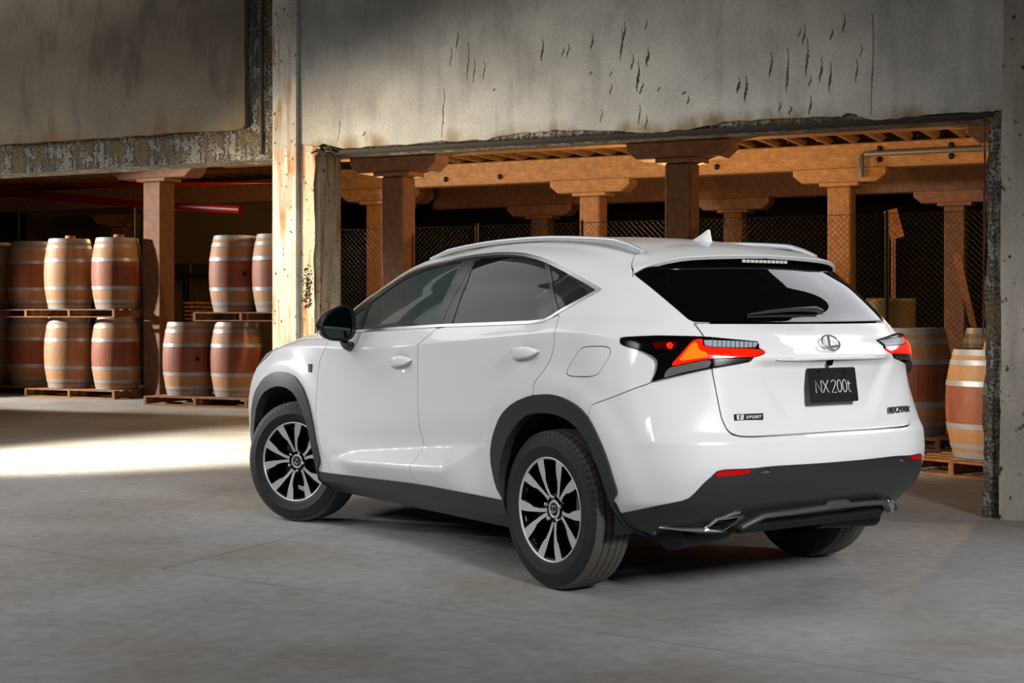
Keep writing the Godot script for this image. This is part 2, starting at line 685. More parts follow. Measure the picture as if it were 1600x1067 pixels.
func picture_mat(im: Image, rough := 0.85, bump: Image = null, scale := 0.6) -> StandardMaterial3D:
	var m := mat(Color.WHITE, rough)
	im.generate_mipmaps()
	m.albedo_texture = tex(im)
	if bump != null:
		m.heightmap_enabled = true
		m.heightmap_texture = tex(bump)
		m.heightmap_scale = scale
	return m


func build_front_wall() -> void:
	var root := Node3D.new()
	root.name = "wall_front"
	add_child(root)
	root.set_meta("kind", "structure")
	root.set_meta("label", "weathered concrete front wall with two wide openings and peeling plaster")
	var top := 6.2
	# the bare concrete behind the plaster
	var st := begin()
	box_to(st, Vector3(-9.5, (2.46 + top) / 2, -0.16), Vector3(15.0, top - 2.46, 0.32))
	part("lintel", done(st), M.rough, root, "rough bare concrete band over the left opening")
	st = begin()
	box_to(st, Vector3(0.845, (2.475 + top) / 2, -0.16), Vector3(4.97, top - 2.475, 0.32))
	part("lintel", done(st), M.rough, root, "concrete lintel over the right opening")
	# steel angle along the lower edge of the right lintel
	st = begin()
	box_to(st, Vector3(0.85, 2.470, -0.02), Vector3(4.9, 0.010, 0.09), 0.002)
	box_to(st, Vector3(0.85, 2.484, 0.026), Vector3(4.9, 0.022, 0.008), 0.002)
	part("edge_angle", done(st), mat(Color(0.20, 0.17, 0.14), 0.7, 0.3), root, "rusty steel angle under the right lintel")
	# plaster over the right opening, broken away along the bottom
	var jag := PackedVector2Array([Vector2(3.38, top), Vector2(-1.79, top), Vector2(-1.79, 2.56), Vector2(-1.62, 2.53), Vector2(-1.58, 2.55)])
	var low := [[-1.4, 2.50], [-1.04, 2.505], [-0.55, 2.515], [-0.2, 2.505], [-0.03, 2.53], [0.25, 2.545], [0.52, 2.54], [0.8, 2.52], [0.92, 2.495], [1.18, 2.49], [1.4, 2.50], [1.58, 2.53], [1.89, 2.535], [2.14, 2.53], [2.35, 2.52], [2.43, 2.54], [2.55, 2.49], [2.72, 2.485], [2.91, 2.495], [3.28, 2.50], [3.38, 2.50]]
	var rng := RandomNumberGenerator.new()
	rng.seed = 5
	for k in low.size() - 1:
		var a := Vector2(low[k][0], low[k][1])
		var b := Vector2(low[k + 1][0], low[k + 1][1])
		for j in 5:
			jag.append(a.lerp(b, j / 5.0) + Vector2(0, rng.randf_range(-0.007, 0.007)))
	jag.append(Vector2(3.38, 2.5))
	var rect := Rect2(-1.8, 2.46, 5.2, 2.0)
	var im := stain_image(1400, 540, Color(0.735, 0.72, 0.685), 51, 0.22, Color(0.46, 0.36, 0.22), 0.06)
	var bump := Image.create_empty(1400, 540, false, Image.FORMAT_L8)
	bump.fill(Color(0.8, 0.8, 0.8))
	for c in CHIPS:
		var n := int(c[2] / rect.size.y * 540.0)
		var cx: float = (c[0] - rect.position.x) / rect.size.x * 1400.0
		var cy: float = (rect.end.y - c[1]) / rect.size.y * 540.0
		var wide: float = c[3] / rect.size.x * 1400.0
		for k in n:
			var t := (k + 0.5) / n
			var w: float = maxf(1.0, wide * sin(PI * pow(t, 1.4)) * rng.randf_range(0.5, 1.15))
			var xx := int(cx - w / 2 + 2.0 * sin(t * 5.0) + rng.randf_range(-0.7, 0.7))
			im.fill_rect(Rect2i(xx, int(cy) + k, maxi(1, int(w)), 1), Color(0.26, 0.20, 0.14))
			bump.fill_rect(Rect2i(xx, int(cy) + k, maxi(1, int(w)), 1), Color(0.1, 0.1, 0.1))
	var pm := picture_mat(im, 0.85, bump, 0.5)
	pm.texture_repeat = true
	part("plaster", panel_mesh(jag, 0.04, 0.0, rect), pm, root, "pale plaster with gouges over the right opening")
	# aged plaster over the left opening, its weaker light put into a darker colour
	var left := PackedVector2Array([Vector2(-16, top), Vector2(-16, 2.72)])
	left.append_array(ragged(Vector2(-15.9, 2.73), Vector2(-2.33, 2.705), 0.09, 0.006, 8))
	left.append_array(ragged(Vector2(-2.30, 2.73), Vector2(-2.30, top), 0.2, 0.008, 9))
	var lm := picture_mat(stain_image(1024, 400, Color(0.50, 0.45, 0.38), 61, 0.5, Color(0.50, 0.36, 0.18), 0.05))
	part("plaster", panel_mesh(left, 0.045, 0.0, Rect2(-8.0, 2.70, 5.8, 2.2)), lm, root, "brown grey aged plaster over the left opening, darkened for weaker light")
	st = begin()
	box_to(st, Vector3(-2.165, 4.3, 0.008), Vector3(0.022, 3.6, 0.03), 0.004)
	part("batten", done(st), mat(Color(0.34, 0.30, 0.25), 0.9), root)
	# the pier between the openings
	st = begin()
	box_to(st, Vector3(-1.835, 1.25, -0.16), Vector3(0.39, 2.5, 0.32), 0.012)
	box_to(st, Vector3(-1.835, 4.35, -0.16), Vector3(0.39, 3.7, 0.318))
	var pim := stain_image(300, 1000, Color(0.80, 0.745, 0.64), 71, 0.25, Color(0.3, 0.2, 0.1), 0.0, 0.85, 0.2)
	var pillar_m := mat(Color.WHITE, 0.85)
	pim.generate_mipmaps()
	pillar_m.albedo_texture = tex(pim)
	pillar_m.uv1_triplanar = true
	pillar_m.uv1_world_triplanar = true
	pillar_m.uv1_scale = Vector3(1.6, 0.42, 1.6)
	part("pier", done(st), pillar_m, root, "rust streaked concrete pier between the openings")
	st = begin()
	var pl := PackedVector2Array([Vector2(-1.79, 0)])
	pl.append_array(ragged(Vector2(-1.665, 0.0), Vector2(-1.655, 2.46), 0.07, 0.008, 21))
	pl.append(Vector2(-1.60, 2.52))
	pl.append(Vector2(-1.79, 2.56))
	prism_to(st, pl, 0.035, Transform3D.IDENTITY)
	part("pier_plaster", done(st), pillar_m, root)
	st = begin()
	box_to(st, Vector3(-1.91, top / 2, 0.035), Vector3(0.24, top, 0.07), 0.014)
	part("pier_strip", done(st), picture_strip(), root, "smooth raised plaster strip on the pier")
	# broken concrete knob at the head of the pier
	st = begin()
	for k in 30:
		var s := rng.randf_range(0.02, 0.05)
		box_to(st, Vector3(-1.60 + rng.randf_range(-0.07, 0.13), 2.485 + rng.randf_range(-0.015, 0.02), 0.02 + rng.randf_range(-0.04, 0.02)), Vector3(s * 1.9, s * 0.35, s * 1.2), 0.004, Basis.from_euler(Vector3(rng.randf_range(-0.5, 0.5), rng.randf() * 3, rng.randf_range(-0.4, 0.4))))
	part("broken_concrete", done(st), mat(Color(0.27, 0.23, 0.17), 0.95), root)
	# pits where the plaster of the pier has come off
	st = begin()
	for k in 150:
		var s := rng.randf_range(0.006, 0.014)
		box_to(st, Vector3(-1.72 + rng.randf_range(-0.05, 0.05) * rng.randf_range(0.3, 1.0), 1.45 + rng.randf_range(-0.24, 0.22) * rng.randf_range(0.3, 1.0), 0.034), Vector3(s * 1.3, s * 0.8, 0.010), 0.002, Basis.from_euler(Vector3(rng.randf_range(-0.5, 0.5), rng.randf_range(-0.5, 0.5), rng.randf() * 3)))
	part("rubble_pits", done(st), mat(Color(0.16, 0.12, 0.085), 0.95), root)
	# right pier: a rough jamb and a plastered pilaster
	st = begin()
	var jp := PackedVector2Array([Vector2(3.37, 0), Vector2(3.37, 2.5)])
	jp.append_array(ragged(Vector2(3.27, 2.5), Vector2(3.235, 0.0), 0.05, 0.009, 33))
	prism_to(st, jp, 0.34, Transform3D(Basis.IDENTITY, Vector3(0, 0, -0.32)))
	part("jamb", done(st), M.rough, root, "crumbling bare concrete jamb at the right opening")
	st = begin()
	var rp := ragged(Vector2(3.262, 2.48), Vector2(3.245, 1.05), 0.05, 0.006, 34)
	rp.append_array(ragged(Vector2(3.236, 1.05), Vector2(3.25, 2.48), 0.05, 0.003, 35))
	prism_to(st, rp, 0.008, Transform3D(Basis.IDENTITY, Vector3(0, 0, 0.021)))
	part("paint_edge", done(st), mat(Color(0.30, 0.03, 0.04), 0.6), root, "flaking red paint on the edge of the right jamb")
	st = begin()
	box_to(st, Vector3(6.4, top / 2, -0.16), Vector3(6.04, top, 0.32))
	part("pier", done(st), M.rough, root)
	var pp := PackedVector2Array([Vector2(9.4, 0), Vector2(9.4, top)])
	pp.append_array(ragged(Vector2(3.40, top), Vector2(3.345, 0.0), 0.12, 0.005, 36))
	var rm := picture_mat(stain_image(900, 700, Color(0.70, 0.665, 0.61), 81, 0.3, Color(0.2, 0.16, 0.12), 0.0, 0.0, 0.25))
	part("pilaster", panel_mesh(pp, 0.10, 0.0, Rect2(3.3, -0.1, 3.2, 3.4)), rm, root, "pitted grey plaster on the right pier")


func picture_strip() -> StandardMaterial3D:
	var m := mat(Color.WHITE, 0.85)
	var im := stain_image(256, 900, Color(0.84, 0.815, 0.765), 91, 0.12, Color(0.3, 0.2, 0.1), 0.0, 0.7, 0.12)
	im.generate_mipmaps()
	m.albedo_texture = tex(im)
	m.uv1_triplanar = true
	m.uv1_world_triplanar = true
	m.uv1_scale = Vector3(2.2, 0.5, 2.2)
	return m


# ---------------------------------------------------------------- the court in front of the wall, under an added roof
func build_court() -> void:
	struct("ceiling", box(Vector3(30, 0.2, 15.2), 0, Vector3(-1, 6.3, 7.4)), mat(Color(0.16, 0.15, 0.14), 0.9), "dark roof added over the court")  # unseen roof added to hang the softbox from and shut out sky
	struct("wall_left", box(Vector3(0.3, 6.2, 15.0), 0, Vector3(-15.8, 3.1, 7.5)), mat(Color(0.30, 0.28, 0.26), 0.9))
	struct("wall_right", box(Vector3(0.3, 6.2, 15.0), 0, Vector3(13.8, 3.1, 7.5)), mat(Color(0.30, 0.28, 0.26), 0.9))
	var cloth := mat(Color(0.03, 0.03, 0.032), 0.9)
	var white := mat(Color(0.9, 0.9, 0.9), 0.7)
	white.emission_enabled = true
	white.emission = Color(1, 0.99, 0.97)
	white.emission_energy_multiplier = 0.4
	var t := thing("overhead_softbox", "large overhead softbox over the court, its black skirts added to shade the wall", "softbox", Vector3(-5.2, 5.0, 3.9))
	part("diffuser", box(Vector3(11.9, 0.02, 5.2), 0, Vector3(0, 0.12, 0)), white, t)
	part("cover", box(Vector3(12.1, 0.12, 5.4), 0.02, Vector3(0, 0.22, 0)), cloth, t)
	part("added_skirt", box(Vector3(15.6, 1.58, 0.03), 0, Vector3(1.75, -0.55, -2.66)), cloth, t)  # unseen flap added to keep the softbox off the upper wall
	part("added_skirt", box(Vector3(12.1, 0.4, 0.03), 0, Vector3(0, 0.05, 2.7)), cloth, t)
	for x in [-5.0, 0.0, 5.0]:
		for z in [-2.0, 2.0]:
			part("cable", tube(PackedVector3Array([Vector3(x, 0.25, z), Vector3(x, 1.2, z)]), 0.008, 6), M.iron, t)
	t = thing("pier_softbox", "tall softbox hung on the wall right of the right pier", "softbox", Vector3(4.37, 3.2, 0.10))
	part("diffuser", box(Vector3(1.37, 2.72, 0.01), 0, Vector3(0, 0, 0.20)), white, t)
	part("cover", box(Vector3(1.39, 2.76, 0.17), 0.02, Vector3(0, 0, 0.10)), cloth, t)


# ---------------------------------------------------------------- timber hall behind the wall
func post_thing(x: float, z: float, h: float, s: float, m: Material, cm: Material, label: String, wide := 1.22, lit_deck := 0.0) -> void:
	var t := thing("timber_post", label, "post", Vector3(x, 0, z), 0.0, "")
	var st := begin()
	box_to(st, Vector3(0, h / 2, 0), Vector3(s, h, s), 0.022)
	part("post", done(st), m, t)
	part("bearing_plate", box(Vector3(s + 0.20, 0.05, s + 0.06), 0.006, Vector3(0, h + 0.025, 0)), cm, t)
	var a := wide / 2
	var cap := PackedVector2Array([Vector2(-a, 0.19), Vector2(-a, 0.10), Vector2(-a + 0.12, 0.0), Vector2(a - 0.12, 0.0), Vector2(a, 0.10), Vector2(a, 0.19)])
	part("bolster", prism(cap, s + 0.02, 0.012), cm, t).position = Vector3(0, h + 0.05, -(s + 0.02) / 2)


func timber(called: String, label: String, c: Vector3, s: Vector3, m: Material, group := "", cat := "beam", ch := 0.015) -> Node3D:
	var o := part(called, box(s, ch), m, self)
	o.position = c
	tag(o, label, cat, group)
	return o


func build_warehouse() -> void:
	# outer shell
	struct("ceiling", box(Vector3(30, 0.12, 20.6), 0, Vector3(-6, 4.06, -10.5)), M.deck, "dark plank deck above the joists")
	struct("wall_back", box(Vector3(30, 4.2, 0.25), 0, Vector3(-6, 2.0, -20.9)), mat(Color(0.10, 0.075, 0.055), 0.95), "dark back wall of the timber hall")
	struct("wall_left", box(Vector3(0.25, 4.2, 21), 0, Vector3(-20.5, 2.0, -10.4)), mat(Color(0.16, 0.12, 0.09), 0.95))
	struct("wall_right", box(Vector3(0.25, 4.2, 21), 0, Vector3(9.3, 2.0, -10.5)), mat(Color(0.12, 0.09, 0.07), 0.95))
	struct("wall_inner", box(Vector3(7.5, 4.0, 0.2), 0, Vector3(-15.6, 2.0, -15.2)), M.tan_wall, "tan plastered wall deep inside the left bay")
	# posts on a slightly skewed grid, the caps carry beams
	post_thing(-4.53, -6.15, 2.94, 0.31, M.post, M.cap, "dark red brown timber post just right of the concrete pier")
	post_thing(-0.86, -6.15, 2.94, 0.31, M.post, M.cap, "red brown timber post behind the middle of the car roof")
	post_thing(2.85, -6.15, 2.94, 0.31, M.post, M.cap, "timber post of the front row beyond the right pier")
	post_thing(-3.48, -9.85, 2.93, 0.31, M.post_warm, M.beam, "orange lit timber post behind the fence left of the roof centre")
	post_thing(0.07, -9.85, 2.93, 0.31, M.post_warm, M.beam, "orange lit timber post behind the fence near the right tail of the car")
	post_thing(-7.03, -9.85, 2.93, 0.31, M.post_warm, M.beam, "timber post of the middle row half hidden by the concrete pier")
	post_thing(3.6, -9.85, 2.93, 0.31, M.post_warm, M.beam, "timber post of the middle row at the far right")
	post_thing(-6.0, -13.6, 2.9, 0.31, M.post, M.cap, "dim timber post of the back row seen left over the windscreen")
	post_thing(-2.54, -13.6, 2.9, 0.31, M.post, M.cap, "dim timber post of the back row seen left of the roof fin")
	post_thing(0.95, -13.6, 2.9, 0.31, M.post, M.cap, "dim timber post of the back row seen at the right end of the fence")
	post_thing(-9.82, -8.06, 3.24, 0.34, M.post, M.cap, "tall timber post in the left bay between the two barrel stacks", 1.5)
	post_thing(-8.2, -12.4, 3.1, 0.34, M.post, M.cap, "dark timber post deep in the left bay beside the concrete pier")
	post_thing(-14.6, -12.8, 2.95, 0.34, M.post, M.cap, "dark timber post with a bolster behind the leftmost barrels")
	timber("timber_beam", "heavy timber beam over the front row of posts behind the lintel", Vector3(-1.0, 3.38, -6.15), Vector3(12.5, 0.40, 0.30), M.beam)
	var lit_beam := timber("timber_beam", "orange lit timber beam on the middle row of posts with bolts", Vector3(-1.4, 3.325, -9.85), Vector3(13.0, 0.33, 0.28), M.beam)
	timber("timber_beam", "dim timber beam on the back row of posts", Vector3(-1.6, 3.33, -13.6), Vector3(13.0, 0.40, 0.28), M.post)
	timber("timber_beam", "timber beam over the left bay on the tall post", Vector3(-12.9, 3.68, -8.06), Vector3(11.0, 0.36, 0.30), M.cap)
	timber("timber_beam", "dark timber beam deep in the left bay", Vector3(-13.2, 3.5, -12.6), Vector3(11.0, 0.40, 0.30), M.cap)
	# bolts through the lit beam
	var bolt := lathe(PackedVector2Array([Vector2(0.0, 0.03), Vector2(0.02, 0.028), Vector2(0.022, 0.01), Vector2(0.04, 0.006), Vector2(0.04, -0.004)]), 12)
	for x in [-5.8, -4.9, -2.6, -1.6, 0.6, 1.5, 2.3]:
		for y in [3.26, 3.40]:
			if int(x * 10 + y * 100) % 3 == 0:
				continue
			var b := part("bolt", bolt, M.iron, lit_beam)
			b.rotation.x = PI / 2
			b.position = Vector3(x, y, -9.71) - lit_beam.position
	# joists across the bay, each with its own edge
	var joist := box(Vector3(0.07, 0.33, 3.9), 0.006)
	for k in 30:
		var o := part("ceiling_joist", joist, M.deck, self)
		o.position = Vector3(-6.3 + k * 0.345, 3.66, -8.0)
		tag(o, "timber ceiling joist running back over the lit beam of the right bay", "joist", "ceiling joists of the right bay")
	for k in 22:
		var o := part("ceiling_joist", joist, M.deck, self)
		o.position = Vector3(-6.0 + k * 0.44, 3.70, -11.95)
		tag(o, "timber ceiling joist between the middle and back rows of posts", "joist", "ceiling joists behind the lit beam")
	for k in 22:
		var o := part("ceiling_joist", box(Vector3(0.07, 0.25, 5.2), 0.006), M.deck, self)
		o.position = Vector3(-18.0 + k * 0.46, 3.93, -10.3)
		tag(o, "dark timber joist under the deck of the left bay", "joist", "ceiling joists of the left bay")
	# pipes
	var o := part("sprinkler_pipe", tube(PackedVector3Array([Vector3(-16.5, 3.62, -9.0), Vector3(-14.0, 3.33, -9.0), Vector3(-11.0, 3.02, -9.0), Vector3(-9.0, 2.86, -9.0)]), 0.07, 14), M.pipe_red, self)
	tag(o, "thick dark red pipe sloping across under the left bay ceiling", "pipe")
	o = part("sprinkler_pipe", tube(PackedVector3Array([Vector3(-16.0, 3.62, -10.5), Vector3(-9.0, 3.40, -10.5)]), 0.035, 10), M.pipe_red, self)
	tag(o, "thin red pipe above the thick one in the left bay", "pipe")
	o = part("sprinkler_pipe", tube(PackedVector3Array([Vector3(-12.4, 3.784, -11.2), Vector3(-8.6, 3.784, -11.2)]), 0.022, 8), M.pipe_red, self)
	tag(o, "slim bright red pipe beside the concrete pier in the left bay", "pipe")
	o = part("conduit_pipe", tube(PackedVector3Array([Vector3(0.38, 3.03, -9.62), Vector3(0.38, 3.30, -9.62), Vector3(0.42, 3.33, -9.62), Vector3(3.9, 3.33, -9.62)]), 0.035, 10), mat(Color(0.36, 0.34, 0.31), 0.5, 0.4), self)
	tag(o, "grey conduit pipe fixed along the lit beam at the right", "pipe")
	o = part("sprinkler_pipe", tube(PackedVector3Array([Vector3(-2.1, 3.50, -7.6), Vector3(1.5, 3.46, -8.0)]), 0.02, 8), M.pipe_red, self)
	tag(o, "thin red pipe under the joists of the right bay", "pipe")
	# bare bulbs hang behind the posts; the left bay one is an added fill
	for p in [[Vector3(-5.12, 2.78, -7.1), "behind the post nearest the pier", 4.5], [Vector3(-1.19, 2.78, -7.15), "behind the post over the car roof", 6.0], [Vector3(3.05, 2.78, -7.5), "behind the right pier", 3.5], [Vector3(-10.78, 2.78, -9.35), "as added fill behind the tall left bay post", 1.1]]:
		var t := thing("hanging_bulb", "bare warm bulb hung from the joists %s" % p[1], "lamp", p[0])
		part("cable", tube(PackedVector3Array([Vector3(0, 0.14, 0), Vector3(0, 1.22, 0)]), 0.006, 6), M.iron, t)
		part("socket", lathe(PackedVector2Array([Vector2(0.0, 0.15), Vector2(0.022, 0.148), Vector2(0.024, 0.07), Vector2(0.0, 0.07)]), 12), M.iron, t)
		var gm := mat(Color(1, 0.8, 0.5), 0.3)
		gm.emission_enabled = true
		gm.emission = Color(1.0, 0.62, 0.26)
		gm.emission_energy_multiplier = 3.0
		part("bulb", lathe(PackedVector2Array([Vector2(0.0, -0.06), Vector2(0.03, -0.05), Vector2(0.045, -0.015), Vector2(0.04, 0.02), Vector2(0.022, 0.07), Vector2(0.0, 0.075)]), 16), gm, t)
		var l := OmniLight3D.new()
		l.name = "bulb_light"
		l.light_color = Color(1.0, 0.80, 0.54)
		l.light_energy = p[2]
		l.light_size = 0.04
		l.omni_range = 40.0
		l.omni_attenuation = 2.0
		l.shadow_enabled = true
		t.add_child(l)


# ---------------------------------------------------------------- barrels
const STAVES := 24


func barrel_r(t: float) -> float:
	return 0.285 + 0.068 * (1.0 - pow(absf(2.0 * t - 1.0), 2.1))


func stave_mesh(rng: RandomNumberGenerator, wine: bool, hgt: float) -> ArrayMesh:
	# one curved stave; the grain side shades like the whole barrel, only its edges drop away
	var st := begin()
	var shade := rng.randf_range(0.82, 1.05)
	var da := TAU / STAVES
	var ts := [0.0, 0.07, 0.14, 0.21, 0.28, 0.301, 0.306, 0.36, 0.43, 0.5, 0.57, 0.64, 0.676, 0.681, 0.74, 0.81, 0.88, 0.94, 1.0]
	var around := [[-0.5, -0.006], [-0.478, 0.0], [-0.16, 0.0], [0.16, 0.0], [0.478, 0.0], [0.5, -0.006]]
	var rows := []
	var norms := []
	var cols: Array[Color] = []
	var stain := rng.randf_range(0.75, 1.0)
	for t: float in ts:
		var r := barrel_r(t)
		var slope := (barrel_r(minf(t + 0.01, 1.0)) - barrel_r(maxf(t - 0.01, 0.0))) / (0.02 * hgt)
		var ring := PackedVector3Array()
		var ns := PackedVector3Array()
		for a in around:
			var th: float = a[0] * da
			ring.append(Vector3(sin(th) * (r + a[1]), t * hgt, cos(th) * (r + a[1])))
			ns.append(Vector3(sin(th), -slope, cos(th)).normalized())
		rows.append(ring)
		norms.append(ns)
		var c := Color(shade, shade * rng.randf_range(0.985, 1.0), shade * 0.97)
		if wine and t > 0.303 and t < 0.678:
			c = c.lerp(Color(0.62, 0.23, 0.21) * shade, stain * rng.randf_range(0.85, 1.0))
		cols.append(c)
	for i in rows.size() - 1:
		for k in 5:
			for q in [[i, k], [i + 1, k], [i + 1, k + 1], [i, k], [i + 1, k + 1], [i, k + 1]]:
				st.set_color(cols[q[0]])
				st.set_normal(norms[q[0]][q[1]])
				st.add_vertex(rows[q[0]][q[1]])
	for e in [0, rows.size() - 1]:
		var rr: PackedVector3Array = rows[e]
		for k in 5:
			for p in [rr[k], rr[k + 1], Vector3(rr[k + 1].x * 0.92, rr[k + 1].y, rr[k + 1].z * 0.92), rr[k], Vector3(rr[k + 1].x * 0.92, rr[k + 1].y, rr[k + 1].z * 0.92), Vector3(rr[k].x * 0.92, rr[k].y, rr[k].z * 0.92)]:
				st.set_color(cols[e])
				st.set_normal(Vector3.DOWN if e == 0 else Vector3.UP)
				st.add_vertex(p)
	return st.commit()


func hoop_mesh(r0: float, y0: float, r1: float, y1: float) -> ArrayMesh:
	var st := begin()
	lathe_to(st, PackedVector2Array([Vector2(r0, y0), Vector2(r1, y1)]), 48)
	lathe_to(st, PackedVector2Array([Vector2(r0 - 0.004, y0), Vector2(r0, y0)]), 48, 1, Vector3.ZERO, false)
	lathe_to(st, PackedVector2Array([Vector2(r1, y1), Vector2(r1 - 0.004, y1)]), 48, 1, Vector3.ZERO, false)
	return done(st)


func make_barrel(wine: bool, bung_side: bool, hgt: float, sd: int, lid: bool) -> Node3D:
	var t := Node3D.new()
	var rng := RandomNumberGenerator.new()
	rng.seed = sd
	var kinds: Array[ArrayMesh] = []
	for k in 9:
		kinds.append(stave_mesh(rng, wine, hgt))
	for k in STAVES:
		part("stave", kinds[rng.randi() % 9], M.oak, t).rotation.y = TAU * k / STAVES
	for b in [[0.0, 0.055], [0.088, 0.132], [0.272, 0.320], [0.664, 0.712], [0.856, 0.902], [0.945, 1.0]]:
		var t0: float = b[0]
		var t1: float = b[1]
		var a := barrel_r(t0) + 0.003
		var c := barrel_r(t1) + 0.003
		part("hoop", hoop_mesh(a + 0.001, t0 * hgt, c + 0.001, t1 * hgt), M.hoop, t)
	for e in [0.03, 0.965]:
		var st := begin()
		lathe_to(st, PackedVector2Array([Vector2(0.0, e * hgt), Vector2(0.28, e * hgt)]), 32, 1, Vector3.ZERO, false)
		part("head", done(st), M.head, t)
	if bung_side:
		part("bung_hole", lathe(PackedVector2Array([Vector2(0.0, 0.0), Vector2(0.026, 0.0), Vector2(0.03, -0.006)]), 14, 1), M.dark, t).transform = Transform3D(Basis(Vector3.RIGHT, PI / 2), Vector3(0, 0.5 * hgt, 0.356))
	if lid:
		part("bung", lathe(PackedVector2Array([Vector2(0.0, 0.085), Vector2(0.066, 0.083), Vector2(0.072, 0.075), Vector2(0.078, 0.0), Vector2(0.0, 0.0)]), 18), M.head, t, "pale wooden bung standing on the head").position = Vector3(0.02, hgt * 0.965, -0.02)
	return t


func put_barrel(o: Node3D, at: Vector3, turn: float, s: float, label: String, tall := 1.0) -> void:
	var r: Node3D = o.duplicate()
	r.name = numbered("wine_barrel")
	add_child(r)
	r.position = at
	r.rotation.y = turn
	r.scale = Vector3(s, s * tall, s)
	tag(r, label, "barrel", "oak barrels on pallets")


func make_pallet(w: float, d: float, label: String, at: Vector3, turn: float) -> void:
	var t := thing("pallet", label, "pallet", at, turn, "wooden pallets under the barrels")
	var stringer := box(Vector3(0.05, 0.09, d), 0.004)
	for k in 3:
		part("stringer", stringer, M.pallet, t).position = Vector3((k - 1) * (w / 2 - 0.025), 0.062, 0)
	var board := box(Vector3(w, 0.018, 0.11), 0.003)
	for k in 6:
		part("deck_board", board, M.pallet, t).position = Vector3(0, 0.116, -d / 2 + 0.055 + k * (d - 0.11) / 5.0)
	for k in 3:
		part("bottom_board", board, M.pallet, t).position = Vector3(0, 0.009, -d / 2 + 0.055 + k * (d - 0.11) / 2.0)


func build_barrels() -> void:
	var hgt := 0.95
	var plain := make_barrel(false, false, hgt, 3, true)
	var plain_low := make_barrel(false, false, hgt, 3, false)
	var wine := make_barrel(true, false, hgt, 4, true)
	var wine_bung := make_barrel(true, true, hgt, 5, false)
	var wine_bare := make_barrel(true, false, hgt, 7, false)
	var short_wine := make_barrel(true, false, 0.85, 6, true)
	# left stack: two tiers
	var up := 1.203
	make_pallet(1.76, 1.0, "lower pallet under the left barrel stack", Vector3(-10.93, 0.0, -7.84), 0.0)
	make_pallet(1.76, 1.0, "upper pallet between the tiers of the left barrel stack", Vector3(-10.93, up, -7.84), 0.0)
	make_pallet(1.7, 1.0, "lower pallet at the left edge of the picture", Vector3(-12.88, 0.0, -8.15), 0.0)
	make_pallet(1.7, 1.0, "upper pallet at the left edge of the picture", Vector3(-12.88, up, -8.15), 0.0)
	for lv in 2:
		var y := 0.127 + lv * up
		var tier: String = ["lower", "upper"][lv]
		put_barrel(wine if lv == 1 else wine_bare, Vector3(-10.44, y, -7.84), 0.4, 1.06, "wine stained oak barrel left of the tall post, right one of its %s tier" % tier, 1.065)
		put_barrel(plain if lv == 1 else plain_low, Vector3(-11.32, y, -7.78), 1.1, 1.06, "plain oak barrel in the middle of the left stack, %s tier" % tier, 1.065)
		put_barrel(wine_bare, Vector3(-12.45, y, -8.16), 2.1, 1.06, "shaded oak barrel left of the plain one, %s tier" % tier, 1.065)
		put_barrel(plain if lv == 1 else plain_low, Vector3(-13.27, y, -8.16), 2.9, 1.06, "dark oak barrel cut off by the left edge, %s tier" % tier, 1.065)
	# right stack beside the concrete pier
	up = 1.155
	make_pallet(1.75, 1.0, "lower pallet of the stack left of the concrete pier", Vector3(-7.93, 0.0, -7.0), 0.0)
	make_pallet(1.6, 1.0, "upper pallet of the stack left of the concrete pier", Vector3(-7.30, up, -7.18), 0.0)
	put_barrel(wine_bung, Vector3(-8.38, 0.127, -6.97), 0.95, 1.05, "lower wine stained barrel with a bung hole, next to the tall post", 1.02)
	put_barrel(wine_bare, Vector3(-7.56, 0.127, -6.98), 1.7, 1.06, "lower wine stained barrel partly behind the front of the car", 1.01)
	put_barrel(wine_bare, Vector3(-6.75, 0.127, -7.3), 2.4, 1.05, "lower barrel squeezed between the car bonnet and the pier", 1.02)
	put_barrel(wine_bung, Vector3(-7.76, up + 0.127, -7.2), 0.95, 1.05, "upper wine stained barrel with a bung hole, beside the concrete pier", 1.06)
	put_barrel(wine_bare, Vector3(-6.99, up + 0.127, -7.14), 2.4, 1.05, "upper barrel half hidden by the concrete pier", 1.06)
	# barrels to the right of the car
	make_pallet(1.0, 1.0, "pallet under the single barrel right of the car", Vector3(2.93, 0.0, -2.62), deg_to_rad(-28.0))
	put_barrel(short_wine, Vector3(2.94, 0.127, -2.62), 0.7, 1.0, "wine stained barrel right of the car beside the jamb")
	make_pallet(1.7, 1.0, "pallet in shade behind the car tail", Vector3(2.25, 0.0, -4.75), 0.0)
	put_barrel(wine_bare, Vector3(1.95, 0.127, -4.6), 1.0, 1.05, "shaded barrel directly behind the right tail lamp")
	put_barrel(plain, Vector3(2.72, 0.127, -4.85), 1.9, 1.05, "shaded barrel behind the single barrel at right")
	for b in [plain, plain_low, wine, wine_bung, wine_bare, short_wine]:
		b.free()


